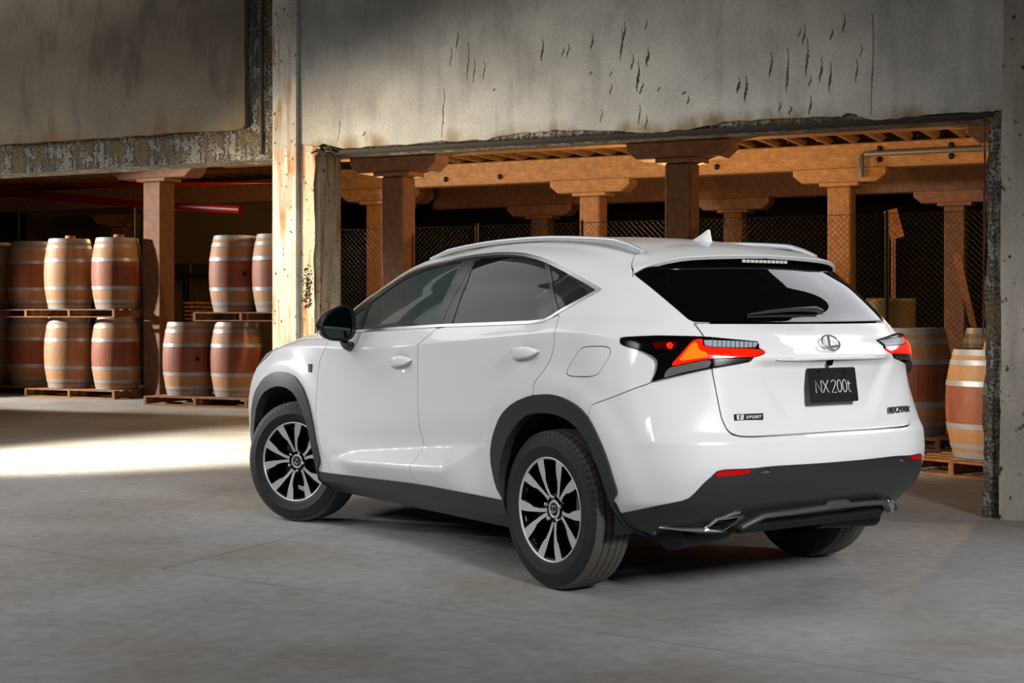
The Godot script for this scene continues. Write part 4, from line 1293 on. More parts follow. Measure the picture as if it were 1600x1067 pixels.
func make_skin() -> Array:
	var names := RINGS.keys()
	var nr := names.size()
	var ns: int = RINGS[names[0]].size()
	var t := []
	for n in names:
		var row := PackedVector3Array()
		for p in RINGS[n]:
			row.append(Vector3(-p[0], p[1], p[2]))
		t.append(row)
	var ku := PackedFloat32Array()
	for i in ns - 1:
		var s := 0.0
		for r in nr:
			s += t[r][i].distance_to(t[r][i + 1])
		ku.append(maxf(s / nr, 0.03))
	var kv := PackedFloat32Array()
	for r in nr - 1:
		var s := 0.0
		for i in ns:
			s += t[r][i].distance_to(t[r + 1][i])
		kv.append(maxf(s / ns, 0.03))
	var cols := []
	var ucol := PackedFloat32Array()
	for i in ns - 1:
		var n := maxi(2, ceili(ku[i] / STEP))
		for k in (n + 1 if i == ns - 2 else n):
			var u := float(k) / n
			var col := PackedVector3Array()
			for r in nr:
				var row: PackedVector3Array = t[r]
				var m := [Vector3.ZERO, Vector3.ZERO]
				for q in 2:
					var j := i + q
					var p := row[j]
					var pp := row[j - 1] if j > 0 else flip_x(row[1])
					var pn := row[j + 1] if j < ns - 1 else flip_x(row[ns - 2])
					var h0 := ku[j - 1] if j > 0 else ku[0]
					var h1 := ku[j] if j < ns - 1 else ku[ns - 2]
					m[q] = ((p - pp) / h0 * h1 + (pn - p) / h1 * h0) / (h0 + h1)
				col.append(spline_piece(row[i], row[i + 1], m[0], m[1], ku[i], u))
			cols.append(col)
			ucol.append(i + u)
	var nv := PackedInt32Array()
	var total := 1
	var roof_row := 0
	for r in nr - 1:
		nv.append(maxi(2, ceili(kv[r] / STEP)))
		if names[r] == "roof_side":
			roof_row = total - 1
		total += nv[r]
	var width := cols.size()
	sv.resize(width * total)
	for c in width:
		var col: PackedVector3Array = cols[c]
		var back := clampf((ucol[c] - 13.5) / 1.5, 0.0, 1.0)
		var at := 0
		for r in nr - 1:
			var m := [Vector3.ZERO, Vector3.ZERO]
			for q in 2:
				var j := r + q
				if j == 0:
					m[q] = (col[1] - col[0]) / kv[0]
				elif j == nr - 1:
					m[q] = (col[j] - col[j - 1]) / kv[j - 1] * Vector3(1, 0, 1)
				else:
					var a := (col[j] - col[j - 1]) / kv[j - 1]
					var b := (col[j + 1] - col[j]) / kv[j]
					var s := 0.0
					if SHARP.has(names[j]):
						s = lerpf(SHARP[names[j]][0], SHARP[names[j]][1], back)
					m[q] = ((a * kv[j] + b * kv[j - 1]) / (kv[j - 1] + kv[j])).lerp(b if q == 0 else a, s)
			for k in (nv[r] + 1 if r == nr - 2 else nv[r]):
				sv[at * width + c] = relief(spline_piece(col[r], col[r + 1], m[0], m[1], kv[r], float(k) / nv[r]))
				at += 1
	sn.resize(sv.size())
	sn.fill(Vector3.ZERO)
	var low := PackedInt32Array()
	var high := PackedInt32Array()
	for r in total - 1:
		for c in width - 1:
			var a := r * width + c
			var b := a + 1
			var d := a + width
			var e := d + 1
			var four := PackedInt32Array([a, e, b, a, d, e])
			if r < roof_row:
				low.append_array(four)
			else:
				high.append_array(four)
			for q in [[a, e, b], [a, d, e]]:
				var fn: Vector3 = (sv[q[2]] - sv[q[0]]).cross(sv[q[1]] - sv[q[0]])
				for v in q:
					sn[v] += fn
	for v in sn.size():
		var n := sn[v]
		if absf(sv[v].x) < 1e-4:
			n.x = 0.0
		sn[v] = n.normalized()
	# the side of a point that faces out: away from the middle of the car
	var test := sn[(total / 3) * width + width / 2]
	if test.x > 0.0:
		for v in sn.size():
			sn[v] = -sn[v]
	return [low, high]


# signed distance to an outline, negative inside
func outline(key: String) -> PackedVector2Array:
	var src := PackedVector2Array()
	for p in LINES[key]:
		src.append(Vector2(p[0], p[1]))
	# round the gentle corners once, keep the sharp ones
	var out := PackedVector2Array()
	var n := src.size()
	for k in n:
		var a := src[(k + n - 1) % n]
		var b := src[k]
		var c := src[(k + 1) % n]
		var turn := absf((b - a).angle_to(c - b))
		if turn < 0.9 and turn > 0.02:
			out.append(b.lerp(a, 0.22) + (b - a.lerp(c, 0.5)) * 0.05)
			out.append(b.lerp(c, 0.22) + (b - a.lerp(c, 0.5)) * 0.05)
		else:
			out.append(b)
	return out


func field(tris: PackedInt32Array, view: int, poly: PackedVector2Array, reach := 0.05) -> void:
	sf.resize(sv.size())
	sf.fill(NAN)
	var lo := poly[0]
	var hi := poly[0]
	for p in poly:
		lo = lo.min(p)
		hi = hi.max(p)
	var n := poly.size()
	for i in tris:
		if not is_nan(sf[i]):
			continue
		var p := sv[i]
		var q := Vector2(p.z, p.y) if view == 0 else (Vector2(p.x + p.z, p.y) if view == 1 else Vector2(p.x, p.z))
		var out := maxf(maxf(lo.x - q.x, q.x - hi.x), maxf(lo.y - q.y, q.y - hi.y))
		if out > reach:
			sf[i] = out
			continue
		var best := 1e9
		var inside := false
		for k in n:
			var a := poly[k]
			var b := poly[(k + 1) % n]
			var ab := b - a
			var w := q - a
			var h := clampf(w.dot(ab) / maxf(ab.length_squared(), 1e-12), 0.0, 1.0)
			best = minf(best, (w - ab * h).length_squared())
			if (a.y > q.y) != (b.y > q.y) and q.x < (b.x - a.x) * (q.y - a.y) / (b.y - a.y) + a.x:
				inside = not inside
		sf[i] = -sqrt(best) if inside else sqrt(best)


func split(tris: PackedInt32Array, level: float) -> Array:
	var inn := PackedInt32Array()
	var out := PackedInt32Array()
	var cache := {}
	for k in range(0, tris.size(), 3):
		var id := [tris[k], tris[k + 1], tris[k + 2]]
		var side := 0
		for q in 3:
			if absf(sf[id[q]] - level) < 1e-6:
				sf[id[q]] = level + 2e-6
			if sf[id[q]] < level:
				side += 1
		if side == 0:
			out.append_array(PackedInt32Array(id))
			continue
		if side == 3:
			inn.append_array(PackedInt32Array(id))
			continue
		# turn the odd corner to the front
		var odd := 0
		for q in 3:
			if (sf[id[q]] < level) == (side == 1):
				odd = q
		var a: int = id[odd]
		var b: int = id[(odd + 1) % 3]
		var c: int = id[(odd + 2) % 3]
		var m := PackedInt32Array()
		for e in [b, c]:
			var key: int = (mini(a, e) << 32) | maxi(a, e)
			if not cache.has(key):
				var i0 := mini(a, e)
				var i1 := maxi(a, e)
				var t := clampf((level - sf[i0]) / (sf[i1] - sf[i0]), 0.0, 1.0)
				sv.append(sv[i0].lerp(sv[i1], t))
				sn.append(sn[i0].lerp(sn[i1], t).normalized())
				sf.append(level)
				cache[key] = sv.size() - 1
			m.append(cache[key])
		var one := PackedInt32Array([a, m[0], m[1]])
		var two := PackedInt32Array([m[0], b, c, m[0], c, m[1]])
		if side == 1:
			inn.append_array(one)
			out.append_array(two)
		else:
			out.append_array(one)
			inn.append_array(two)
	return [inn, out]


# cut a panel out: [the panel, the rest]; gap is the shut line left open around it
func take(tris: PackedInt32Array, key: String, view: int, gap := 0.0, grow := 0.0) -> Array:
	field(tris, view, outline(key))
	var r := split(tris, gap / 2 + grow)
	if gap > 0.0:
		return [split(r[0], -gap / 2 + grow)[0], r[1]]
	return r


# triangles with every corner passing a test
func sift(tris: PackedInt32Array, test: Callable) -> Array:
	var yes := PackedInt32Array()
	var no := PackedInt32Array()
	for k in range(0, tris.size(), 3):
		var three := PackedInt32Array([tris[k], tris[k + 1], tris[k + 2]])
		var ok := true
		for q in three:
			if not test.call(sv[q]):
				ok = false
				break
		if ok:
			yes.append_array(three)
		else:
			no.append_array(three)
	return [yes, no]


# a panel as a mesh: moved out along the skin by off, its edges turned in by lip; sides: -1 left, 1 right, 0 both
func panel(tris: PackedInt32Array, off := 0.0, lip := 0.014, sides := 0, bend = null) -> ArrayMesh:
	var verts := PackedVector3Array()
	var norms := PackedVector3Array()
	var index := PackedInt32Array()
	var map := {}
	var edges := {}
	for k in range(0, tris.size(), 3):
		var id := PackedInt32Array()
		for q in 3:
			var s := tris[k + q]
			if not map.has(s):
				map[s] = verts.size()
				var p := sv[s] + sn[s] * off
				if bend != null:
					p = bend.call(p)
				if absf(sv[s].x) < 1e-4:
					p.x = 0.0
				verts.append(p)
				norms.append(sn[s])
			id.append(map[s])
		var nn := norms[id[0]] + norms[id[1]] + norms[id[2]]
		if (verts[id[1]] - verts[id[0]]).cross(verts[id[2]] - verts[id[0]]).dot(nn) > 0.0:
			id = PackedInt32Array([id[0], id[2], id[1]])
		index.append_array(id)
		if lip > 0.0:
			for q in 3:
				var a := id[q]
				var b := id[(q + 1) % 3]
				var key := (mini(a, b) << 32) | maxi(a, b)
				if edges.has(key):
					edges[key] = []
				else:
					edges[key] = [a, b]
	if lip > 0.0:
		var inner := {}
		for key in edges:
			var e: Array = edges[key]
			if e.is_empty():
				continue
			var a: int = e[0]
			var b: int = e[1]
			if absf(verts[a].x) < 1e-4 and absf(verts[b].x) < 1e-4:
				continue
			# own corners, so that the edge shades apart from the face
			var across := (verts[b] - verts[a]).cross(norms[a]).normalized()
			var base := verts.size()
			for p in [verts[a], verts[b], verts[b] - norms[b] * lip, verts[a] - norms[a] * lip]:
				verts.append(p)
				norms.append(-across if across.dot(verts[a] - verts[b]) >= 0.0 else across)
			var f := (verts[base + 1] - verts[base]).cross(verts[base + 2] - verts[base])
			for q in 4:
				norms[base + q] = f.normalized() * -1.0
			index.append_array(PackedInt32Array([base, base + 1, base + 2, base, base + 2, base + 3]))
	var arrays := []
	arrays.resize(Mesh.ARRAY_MAX)
	var v2 := PackedVector3Array()
	var n2 := PackedVector3Array()
	var i2 := PackedInt32Array()
	if sides <= 0:
		v2.append_array(verts)
		n2.append_array(norms)
		i2.append_array(index)
	if sides >= 0:
		var base := v2.size()
		for k in verts.size():
			v2.append(flip_x(verts[k]))
			n2.append(flip_x(norms[k]))
		for k in range(0, index.size(), 3):
			i2.append_array(PackedInt32Array([base + index[k], base + index[k + 2], base + index[k + 1]]))
	arrays[Mesh.ARRAY_VERTEX] = v2
	arrays[Mesh.ARRAY_NORMAL] = n2
	arrays[Mesh.ARRAY_INDEX] = i2
	var mesh := ArrayMesh.new()
	if not i2.is_empty():
		mesh.add_surface_from_arrays(Mesh.PRIMITIVE_TRIANGLES, arrays)
	return mesh


func build_car() -> void:
	var car := thing("car", "white five door crossover car with roof rails and lit tail lamps parked on the concrete", "car", Vector3(2.244, 0.0, 2.576), 0.606 + deg_to_rad(25.85))
	var skin := make_skin()
	var low: PackedInt32Array = skin[0]
	var high: PackedInt32Array = skin[1]
	var r: Array
	# wheel arches and their dark mouldings
	var arches := []
	for a in ["front_arch", "rear_arch"]:
		r = take(low, a, 0)
		low = r[1]
		var ring: Array = take(r[0], a + "_in", 0)
		arches.append(ring[1])
	# side windows
	r = take(low, "window_line", 0)
	var dlo: PackedInt32Array = r[0]
	low = r[1]
	field(dlo, 0, outline("window_line"))
	r = split(dlo, -0.0145)
	var trim: PackedInt32Array = r[1]
	var glass_area: PackedInt32Array = r[0]
	var panes := {}
	for g in ["front_glass", "sail_glass", "rear_door_glass", "quarter_glass"]:
		r = take(glass_area, g, 0, 0.003)
		panes[g] = r[0]
		glass_area = r[1]
	# split of the black frame between the doors
	sf.resize(sv.size())
	sf.fill(NAN)
	for i in glass_area:
		var p := sv[i]
		sf[i] = (p.z + 0.965) - (p.y - 1.19) * 0.20
	r = split(glass_area, 0.0025)
	var frame_rear: PackedInt32Array = r[1]
	var frame_front: PackedInt32Array = split(r[0], -0.0025)[0]
	# doors, sill, fuel flap, bonnet, lamps
	r = take(low, "sill_line", 0)
	var sill: PackedInt32Array = r[0]
	low = r[1]
	r = take(low, "front_door", 0, 0.0055)
	var front_door: PackedInt32Array = r[0]
	low = r[1]
	r = take(low, "rear_door", 0, 0.0055)
	var rear_door: PackedInt32Array = r[0]
	low = r[1]
	r = take(low, "fuel_door", 0, 0.004)
	var fuel: PackedInt32Array = r[0]
	low = r[1]
	r = take(low, "headlamp", 0, 0.004)
	var headlamp: PackedInt32Array = r[0]
	low = r[1]
	r = sift(low, func(p: Vector3) -> bool: return p.z < -1.5 and p.y > 0.9)
	var other: PackedInt32Array = r[1]
	var rr: Array = take(r[0], "bonnet", 2, 0.006)
	var bonnet: PackedInt32Array = rr[0]
	var rest: PackedInt32Array = rr[1]
	rr = take(rest, "windscreen", 2, 0.004)
	var screen: PackedInt32Array = rr[0]
	low = rr[1]
	low.append_array(other)
	# rear: lamps, window surround, tailgate, bumper
	r = sift(low, func(p: Vector3) -> bool: return p.x + p.z > -0.75)
	other = r[1]
	var back: PackedInt32Array = r[0]
	r = take(back, "lamp", 1, 0.004)
	var lamp: PackedInt32Array = r[0]
	back = r[1]
	r = take(back, "rear_surround", 1, 0.003)
	var surround: PackedInt32Array = r[0]
	back = r[1]
	r = take(surround, "rear_glass", 1, 0.002)
	var rear_glass: PackedInt32Array = r[0]
	surround = r[1]
	r = take(back, "tailgate", 1, 0.007)
	var gate: PackedInt32Array = r[0]
	back = r[1]
	r = take(back, "bumper_line", 1)
	var bumper: PackedInt32Array = r[0]
	back = r[1]
	r = take(bumper, "reflector", 1, 0.002)
	var reflector: PackedInt32Array = r[0]
	bumper = r[1]
	r = take(bumper, "reflector_clear", 1, 0.002)
	var reflector_clear: PackedInt32Array = r[0]
	bumper = r[1]
	r = take(back, "bumper_cover", 0, 0.004)
	var cover: PackedInt32Array = r[0]
	back = r[1]
	# spoiler: the tail of the roof and the thin white edge below it
	r = take(high, "spoiler", 2, 0.006)
	var spoiler: PackedInt32Array = r[0]
	high = r[1]
	r = sift(back, func(p: Vector3) -> bool: return p.y > 1.415)
	rest = r[1]
	rr = take(r[0], "spoiler", 2, 0.006)
	spoiler.append_array(rr[0])
	back = rr[1]
	back.append_array(rest)
	var shell := other
	shell.append_array(back)
	shell.append_array(high)

	part("body_shell", panel(shell), M.paint, car)
	part("bonnet", panel(bonnet), M.paint, car)
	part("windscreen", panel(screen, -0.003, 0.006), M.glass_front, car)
	var recess := func(p: Vector3) -> Vector3:
		var q := smoothstep(1.36, 1.50, p.y) * smoothstep(-0.34, 0.0, -absf(p.x) + p.z)
		return p - Vector3(0, 0.012, 0.055) * q
	part("spoiler", panel(spoiler, 0.002, 0.018), M.paint, car, "white roof spoiler over the rear window")
	part("rear_window_surround", panel(surround, 0.001, 0.02, 0, recess), M.gloss_black, car, "gloss black corner panels of the rear window")
	part("rear_window", panel(rear_glass, -0.001, 0.006, 0, recess), M.glass_rear, car)
	# the dark underside of the spoiler
	var edge := spoiler_edge()
	var st := begin()
	var rows := []
	for p in edge:
		var inward := Vector3(-signf(p.x) * 0.03 * smoothstep(0.2, 0.6, absf(p.x)), 0, -1).normalized()
		rows.append(PackedVector3Array([p + Vector3(0, -0.012, -0.004), p + inward * 0.03 + Vector3(0, -0.020, 0), p + inward * 0.085 + Vector3(0, -0.032, 0)]))
	rows_to(st, rows, false)
	part("spoiler_underside", done(st), M.gloss_black, car)

	var gate_part := part("tailgate", panel(gate), M.paint, car)
	part("bumper_cover", panel(cover), M.paint, car)
	part("bumper", panel(bumper, 0.004, 0.02), M.cladding, car, "dark grey lower bumper")
	for s in [-1, 1]:
		part("front_wheel_moulding", panel(arches[0], 0.013, 0.05, s), M.cladding, car)
		part("rear_wheel_moulding", panel(arches[1], 0.013, 0.05, s), M.cladding, car)
		part("sill_moulding", panel(sill, 0.006, 0.03, s), M.cladding, car)
		var fd := part("front_door", panel(front_door, 0.0, 0.02, s), M.paint, car)
		var rd := part("rear_door", panel(rear_door, 0.0, 0.02, s), M.paint, car)
		part("window_trim", panel(trim, 0.005, 0.012, s), M.satin, car, "satin metal window trim")
		part("window_frame", panel(frame_front, 0.0, 0.008, s), M.pillar_black, fd)
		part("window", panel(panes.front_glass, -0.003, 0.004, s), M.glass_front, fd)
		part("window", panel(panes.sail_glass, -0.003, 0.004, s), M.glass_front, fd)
		part("window_frame", panel(frame_rear, 0.0, 0.008, s), M.pillar_black, rd)
		part("window", panel(panes.rear_door_glass, -0.003, 0.004, s), M.glass_dark, rd)
		part("quarter_window", panel(panes.quarter_glass, -0.003, 0.004, s), M.glass_dark, car)
		part("fuel_door", panel(fuel, 0.0, 0.014, s), M.paint, car) if s < 0 else part("quarter_panel", panel(fuel, 0.0, 0.0, s), M.paint, car)
		part("headlamp", panel(headlamp, 0.004, 0.02, s), M.clear_lens, car, "sliver of clear headlamp")
		handle(fd, s, Vector3(-0.893, 1.003, -1.315))
		handle(rd, s, Vector3(-0.904, 1.073, -0.165))
		tail_lamp(car, lamp, s)
		var rf := part("reflector", panel(reflector, 0.008, 0.012, s), M.red, car)
		part("clear_tail", panel(reflector_clear, 0.006, 0.012, s), M.grey, rf)
		mirror(car, s)
		roof_rail(car, s)
		exhaust(car, s)
	arch_liners(car)
	gate_details(gate_part)
	brake_light(car)
	roof_fin(car)
	wiper(car)
	rear_skirt(car)
	fender_badge(car)
	cabin(car)
	underbody(car)
	wheels(car)


func spoiler_edge() -> PackedVector3Array:
	var ring: Array = RINGS["roof_side"]
	var c := Curve3D.new()
	for k in range(14, 20):
		c.add_point(Vector3(-ring[k][0], ring[k][1], ring[k][2]))
	for k in range(18, 13, -1):
		c.add_point(Vector3(ring[k][0], ring[k][1], ring[k][2]))
	for k in range(1, c.point_count - 1):
		var d := (c.get_point_position(k + 1) - c.get_point_position(k - 1)) / 6.0
		c.set_point_in(k, -d)
		c.set_point_out(k, d)
	var out := PackedVector3Array()
	for k in 61:
		out.append(c.sample_baked(c.get_baked_length() * k / 60.0))
	return out


# a long bar of oval section through points, each with half width across and half height
func bar_to(st: SurfaceTool, path: PackedVector3Array, across: Vector3, w: PackedFloat32Array, h: PackedFloat32Array, seg := 12) -> void:
	var rows := []
	for i in path.size():
		var d: Vector3 = (path[mini(i + 1, path.size() - 1)] - path[maxi(i - 1, 0)]).normalized()
		var up := across.cross(d).normalized()
		var ring := PackedVector3Array()
		for k in seg:
			var t := TAU * k / seg
			ring.append(path[i] + across * (w[i] * signf(cos(t)) * pow(absf(cos(t)), 0.7)) + up * (h[i] * signf(sin(t)) * pow(absf(sin(t)), 0.7)))
		rows.append(ring)
	rows_to(st, rows)
	cap_to(st, rows[0])
	cap_to(st, rows[rows.size() - 1], true)


func mir(p: Vector3, s: int) -> Vector3:
	return Vector3(p.x * -s, p.y, p.z)


func handle(door: Node3D, s: int, at: Vector3) -> void:
	var path := PackedVector3Array()
	var w := PackedFloat32Array()
	var h := PackedFloat32Array()
	for k in 13:
		var t := k / 12.0 * 2.0 - 1.0
		path.append(mir(at + Vector3(-0.004 - 0.024 * (1.0 - pow(absf(t), 3.0)), 0.010 * t, t * 0.118), s))
		w.append(0.010 * (1.0 - pow(absf(t), 4.0)) + 0.003)
		h.append(0.027 * (1.0 - pow(absf(t), 2.6)) + 0.003)
	var st := begin()
	bar_to(st, path, Vector3.RIGHT, w, h)
	part("door_handle", done(st), M.paint, door)


func tail_lamp(car: Node3D, lamp: PackedInt32Array, s: int) -> void:
	var rest := lamp
	var r: Array
	var bulge := func(p: Vector3) -> Vector3:
		# the tail of the lamp stands off the corner of the body
		var q := p.x + p.z
		var k := smoothstep(-0.4, 0.0, q) * (1.0 - smoothstep(0.2, 0.5, q))
		return p + Vector3(-0.5, 0.0, 0.6) * 0.030 * k
	var cut := {}
	# the shut line of the tailgate runs through the lamp
	sf.resize(sv.size())
	sf.fill(NAN)
	for i in rest:
		sf[i] = sv[i].x + sv[i].z - 0.171
	r = split(rest, 0.0016)
	var inner: PackedInt32Array = split(r[0], -0.0016)[0]
	rest = r[1]
	rest.append_array(inner)
	for g in ["lamp_red", "lamp_clear", "lamp_lit", "lamp_low", "lamp_dark"]:
		r = take(rest, g, 1, 0.002)
		cut[g] = r[0]
		rest = r[1]
	# the clear lens is ribbed into cells
	for k in 9:
		sf.resize(sv.size())
		sf.fill(NAN)
		for i in cut.lamp_clear:
			sf[i] = sv[i].x + sv[i].z - (0.20 + k * 0.026)
		r = split(cut.lamp_clear, 0.0022)
		var before: PackedInt32Array = split(r[0], -0.0022)[0]
		before.append_array(r[1])
		cut.lamp_clear = before
	var hot: Array = take(cut.lamp_lit, "lamp_hot", 1)
	var t := part("tail_lamp", panel(rest, 0.006, 0.03, s, bulge), M.gloss_black, car, "black arrow shaped tail lamp housing")
	part("marker_lens", panel(cut.lamp_red, 0.007, 0.006, s, bulge), M.red_lens, t)
	part("brake_lens", panel(hot[1], 0.009, 0.01, s, bulge), M.lit, t, "glowing red brake lens")
	part("brake_lens", panel(hot[0], 0.009, 0.0, s, bulge), M.lit_hot, t, "orange hot spot of the brake lens")
	part("reversing_lens", panel(cut.lamp_clear, 0.007, 0.006, s, bulge), M.clear_lens, t)
	part("indicator_lens", panel(cut.lamp_low, 0.007, 0.006, s, bulge), M.grey_lens, t)
	part("lower_lens", panel(cut.lamp_dark, 0.007, 0.006, s, bulge), M.pillar_black, t)
	if s < 0:
		# small bright bulb in the red marker lens
		var st := begin()
		lathe_to(st, PackedVector2Array([Vector2(0, 0.005), Vector2(0.010, 0.003), Vector2(0.014, -0.004)]), 12)
		var n := Vector3(-0.83, 0.1, 0.55).normalized()
		part("marker_bulb", done(st), M.lit, t).transform = Transform3D(Basis(Quaternion(Vector3.UP, n)), Vector3(-0.776, 1.120, 0.709) + n * 0.010)


func mirror(car: Node3D, s: int) -> void:
	# head: an egg flattened at the back where the glass sits
	var c := Vector3(-1.000, 1.200, -1.835)
	var st := begin()
	var rows := []
	for i in 11:
		var t := i / 10.0
		var z := lerpf(-0.115, 0.045, t)
		var k := sqrt(maxf(0.0, 1.0 - pow(1.0 - t, 2.4))) if t < 1.0 else 1.0
		var ring := PackedVector3Array()
		for j in 28:
			var a := TAU * j / 28
			var sx := signf(cos(a)) * pow(absf(cos(a)), 0.72)
			var sy := signf(sin(a)) * pow(absf(sin(a)), 0.72)
			var wide := 0.096 * (1.0 - 0.10 * sy)
			var tall := 0.098 * (1.0 + 0.13 * sx)
			ring.append(mir(c + Vector3(sx * wide * k - (0.022 if sx < 0 else 0.0) * (1.0 - absf(sy)), sy * tall * k + sx * 0.012, z), s))
		rows.append(ring)
	rows_to(st, rows)
	cap_to(st, rows[0])
	# the hollow in front of the glass
	var last: PackedVector3Array = rows[10]
	var inner := PackedVector3Array()
	var deep := PackedVector3Array()
	var mid := mir(c, s)
	for p in last:
		var q := Vector3(mid.x + (p.x - mid.x) * 0.90, mid.y + (p.y - mid.y) * 0.88, p.z)
		inner.append(q)
		deep.append(Vector3(mid.x + (p.x - mid.x) * 0.86, mid.y + (p.y - mid.y) * 0.84, p.z - 0.022))
	rows_to(st, [last, inner, deep])
	var m := part("side_mirror", done(st), M.pillar_black, car, "black side mirror with a grey back")
	st = begin()
	cap_to(st, deep)
	part("mirror_glass", done(st), mat(Color(0.20, 0.23, 0.22), 0.03, 1.0), m)
	st = begin()
	var foot := PackedVector2Array([Vector2(-0.06, 0.0), Vector2(0.06, 0.0), Vector2(0.04, 0.09), Vector2(-0.05, 0.09)])
	var w := []
	for q in [[0.0, 0.060, 0.030, Vector3(-0.866, 1.070, -1.895)], [0.35, 0.052, 0.030, Vector3(-0.905, 1.072, -1.88)], [0.7, 0.050, 0.036, Vector3(-0.94, 1.09, -1.86)], [1.0, 0.060, 0.045, Vector3(-0.955, 1.135, -1.85)]]:
		var ring := PackedVector3Array()
		for j in 12:
			var a := TAU * j / 12
			ring.append(mir(q[3] + Vector3(-0.3 * sin(a) * q[2], sin(a) * q[2], cos(a) * q[1]), s))
		w.append(ring)
	rows_to(st, w)
	part("mirror_foot", done(st), M.cladding, m)


func roof_rail(car: Node3D, s: int) -> void:
	var pts := [[1.556, -1.52, 0.578], [1.594, -1.34, 0.568], [1.618, -1.02, 0.566], [1.626, -0.745, 0.566], [1.624, -0.415, 0.566], [1.604, -0.06, 0.564], [1.592, 0.08, 0.562], [1.565, 0.19, 0.560], [1.538, 0.265, 0.557]]
	var c := Curve3D.new()
	for p in pts:
		c.add_point(Vector3(-p[2], p[0], p[1]))
	for k in range(1, c.point_count - 1):
		var d := (c.get_point_position(k + 1) - c.get_point_position(k - 1)) / 6.0
		c.set_point_in(k, -d)
		c.set_point_out(k, d)
	var path := PackedVector3Array()
	var w := PackedFloat32Array()
	var h := PackedFloat32Array()
	for k in 41:
		path.append(mir(c.sample_baked(c.get_baked_length() * k / 40.0), s))
		var e := minf(k, 40 - k) / 4.0
		w.append(0.020 if e >= 1.0 else 0.012 + 0.008 * e)
		h.append(0.013 if e >= 1.0 else 0.008 + 0.005 * e)
	var st := begin()
	bar_to(st, path, Vector3.RIGHT, w, h, 14)
	part("roof_rail", done(st), mat(Color(0.82, 0.825, 0.83), 0.25, 0.35), car, "silver roof rail")


func exhaust(car: Node3D, s: int) -> void:
	# a slanted four cornered outlet set into the corner of the bumper
	var o := Vector3(-0.536, 0.36, 0.772)
	var ux := Vector3(0.82, 0.0, 0.572)
	var n := Vector3(-0.572, 0.0, 0.82)
	var corner := [Vector2(-0.086, -0.026), Vector2(-0.030, 0.024), Vector2(0.083, 0.034), Vector2(0.083, 0.024), Vector2(-0.004, -0.030), Vector2(-0.078, -0.031)]
	var rows := []
	for q in [[1.0, 0.0, -0.16], [1.06, 0.004, -0.06], [1.04, 0.004, -0.004], [0.98, 0.0, 0.0], [0.84, 0.0, -0.006], [0.80, 0.0, -0.02], [0.78, 0.0, -0.12]]:
		var ring := PackedVector3Array()
		for k in corner.size():
			var c: Vector2 = corner[k] * q[0] + corner[k].normalized() * (q[1] - (0.008 if q[0] < 0.9 else 0.0))
			ring.append(mir(o + ux * c.x + Vector3.UP * c.y + n * q[2], s))
		rows.append(ring)
	var st := begin()
	for i in rows.size() - 1:
		if i < 5:
			rows_to(st, [rows[i], rows[i + 1]], true, false)
	var t := part("exhaust_tip", done(st), M.chrome, car, "polished slanted exhaust tip")
	st = begin()
	rows_to(st, [rows[5], rows[6]], true, false)
	cap_to(st, rows[6])
	part("outlet", done(st), M.dark, t)
	# the bright spear that runs on along the bumper from it
	st = begin()
	var path := PackedVector3Array([mir(Vector3(-0.60, 0.345, 0.73), s), mir(Vector3(-0.665, 0.340, 0.66), s), mir(Vector3(-0.72, 0.338, 0.575), s)])
	bar_to(st, path, mir(Vector3(-0.7, 0.3, 0.6), s).normalized(), PackedFloat32Array([0.010, 0.007, 0.003]), PackedFloat32Array([0.02, 0.012, 0.004]), 8)
	part("side_spear", done(st), M.chrome, t)
	# silencer box behind
	st = begin()
	var can := PackedVector3Array([mir(Vector3(-0.30, 0.30, 0.50), s), mir(Vector3(-0.50, 0.29, 0.52), s), mir(Vector3(-0.64, 0.29, 0.55), s)])
	tube_to(st, can, 0.075, 14, 0.8)
	part("silencer", done(st), M.iron, t)


func arch_liners(car: Node3D) -> void:
	for key in ["front_arch_in", "rear_arch_in"]:
		for s in [-1, 1]:
			var st := begin()
			var a := PackedVector3Array()
			var b := PackedVector3Array()
			for o in outline(key):
				var p := Vector2(o.x, maxf(o.y, 0.30))
				a.append(mir(Vector3(-0.865, p.y, p.x), s))
				b.append(mir(Vector3(-0.46, p.y, p.x), s))
			rows_to(st, [a, b], false)
			cap_to(st, b)
			part("wheel_arch_liner", done(st), M.dark, car)


# text that reads from behind the car
func stamp(parent: Node3D, called: String, text: String, hgt: float, at: Vector3, m: Material, depth := 0.003, basis := Basis.IDENTITY, face := "Droid Sans", weight := 400, wide := 1.0) -> void:
	var o := part(called, lettering(text, hgt, depth, face, weight), m, parent)
	o.transform = Transform3D(basis * Basis.from_scale(Vector3(wide, 1, 1)), at)


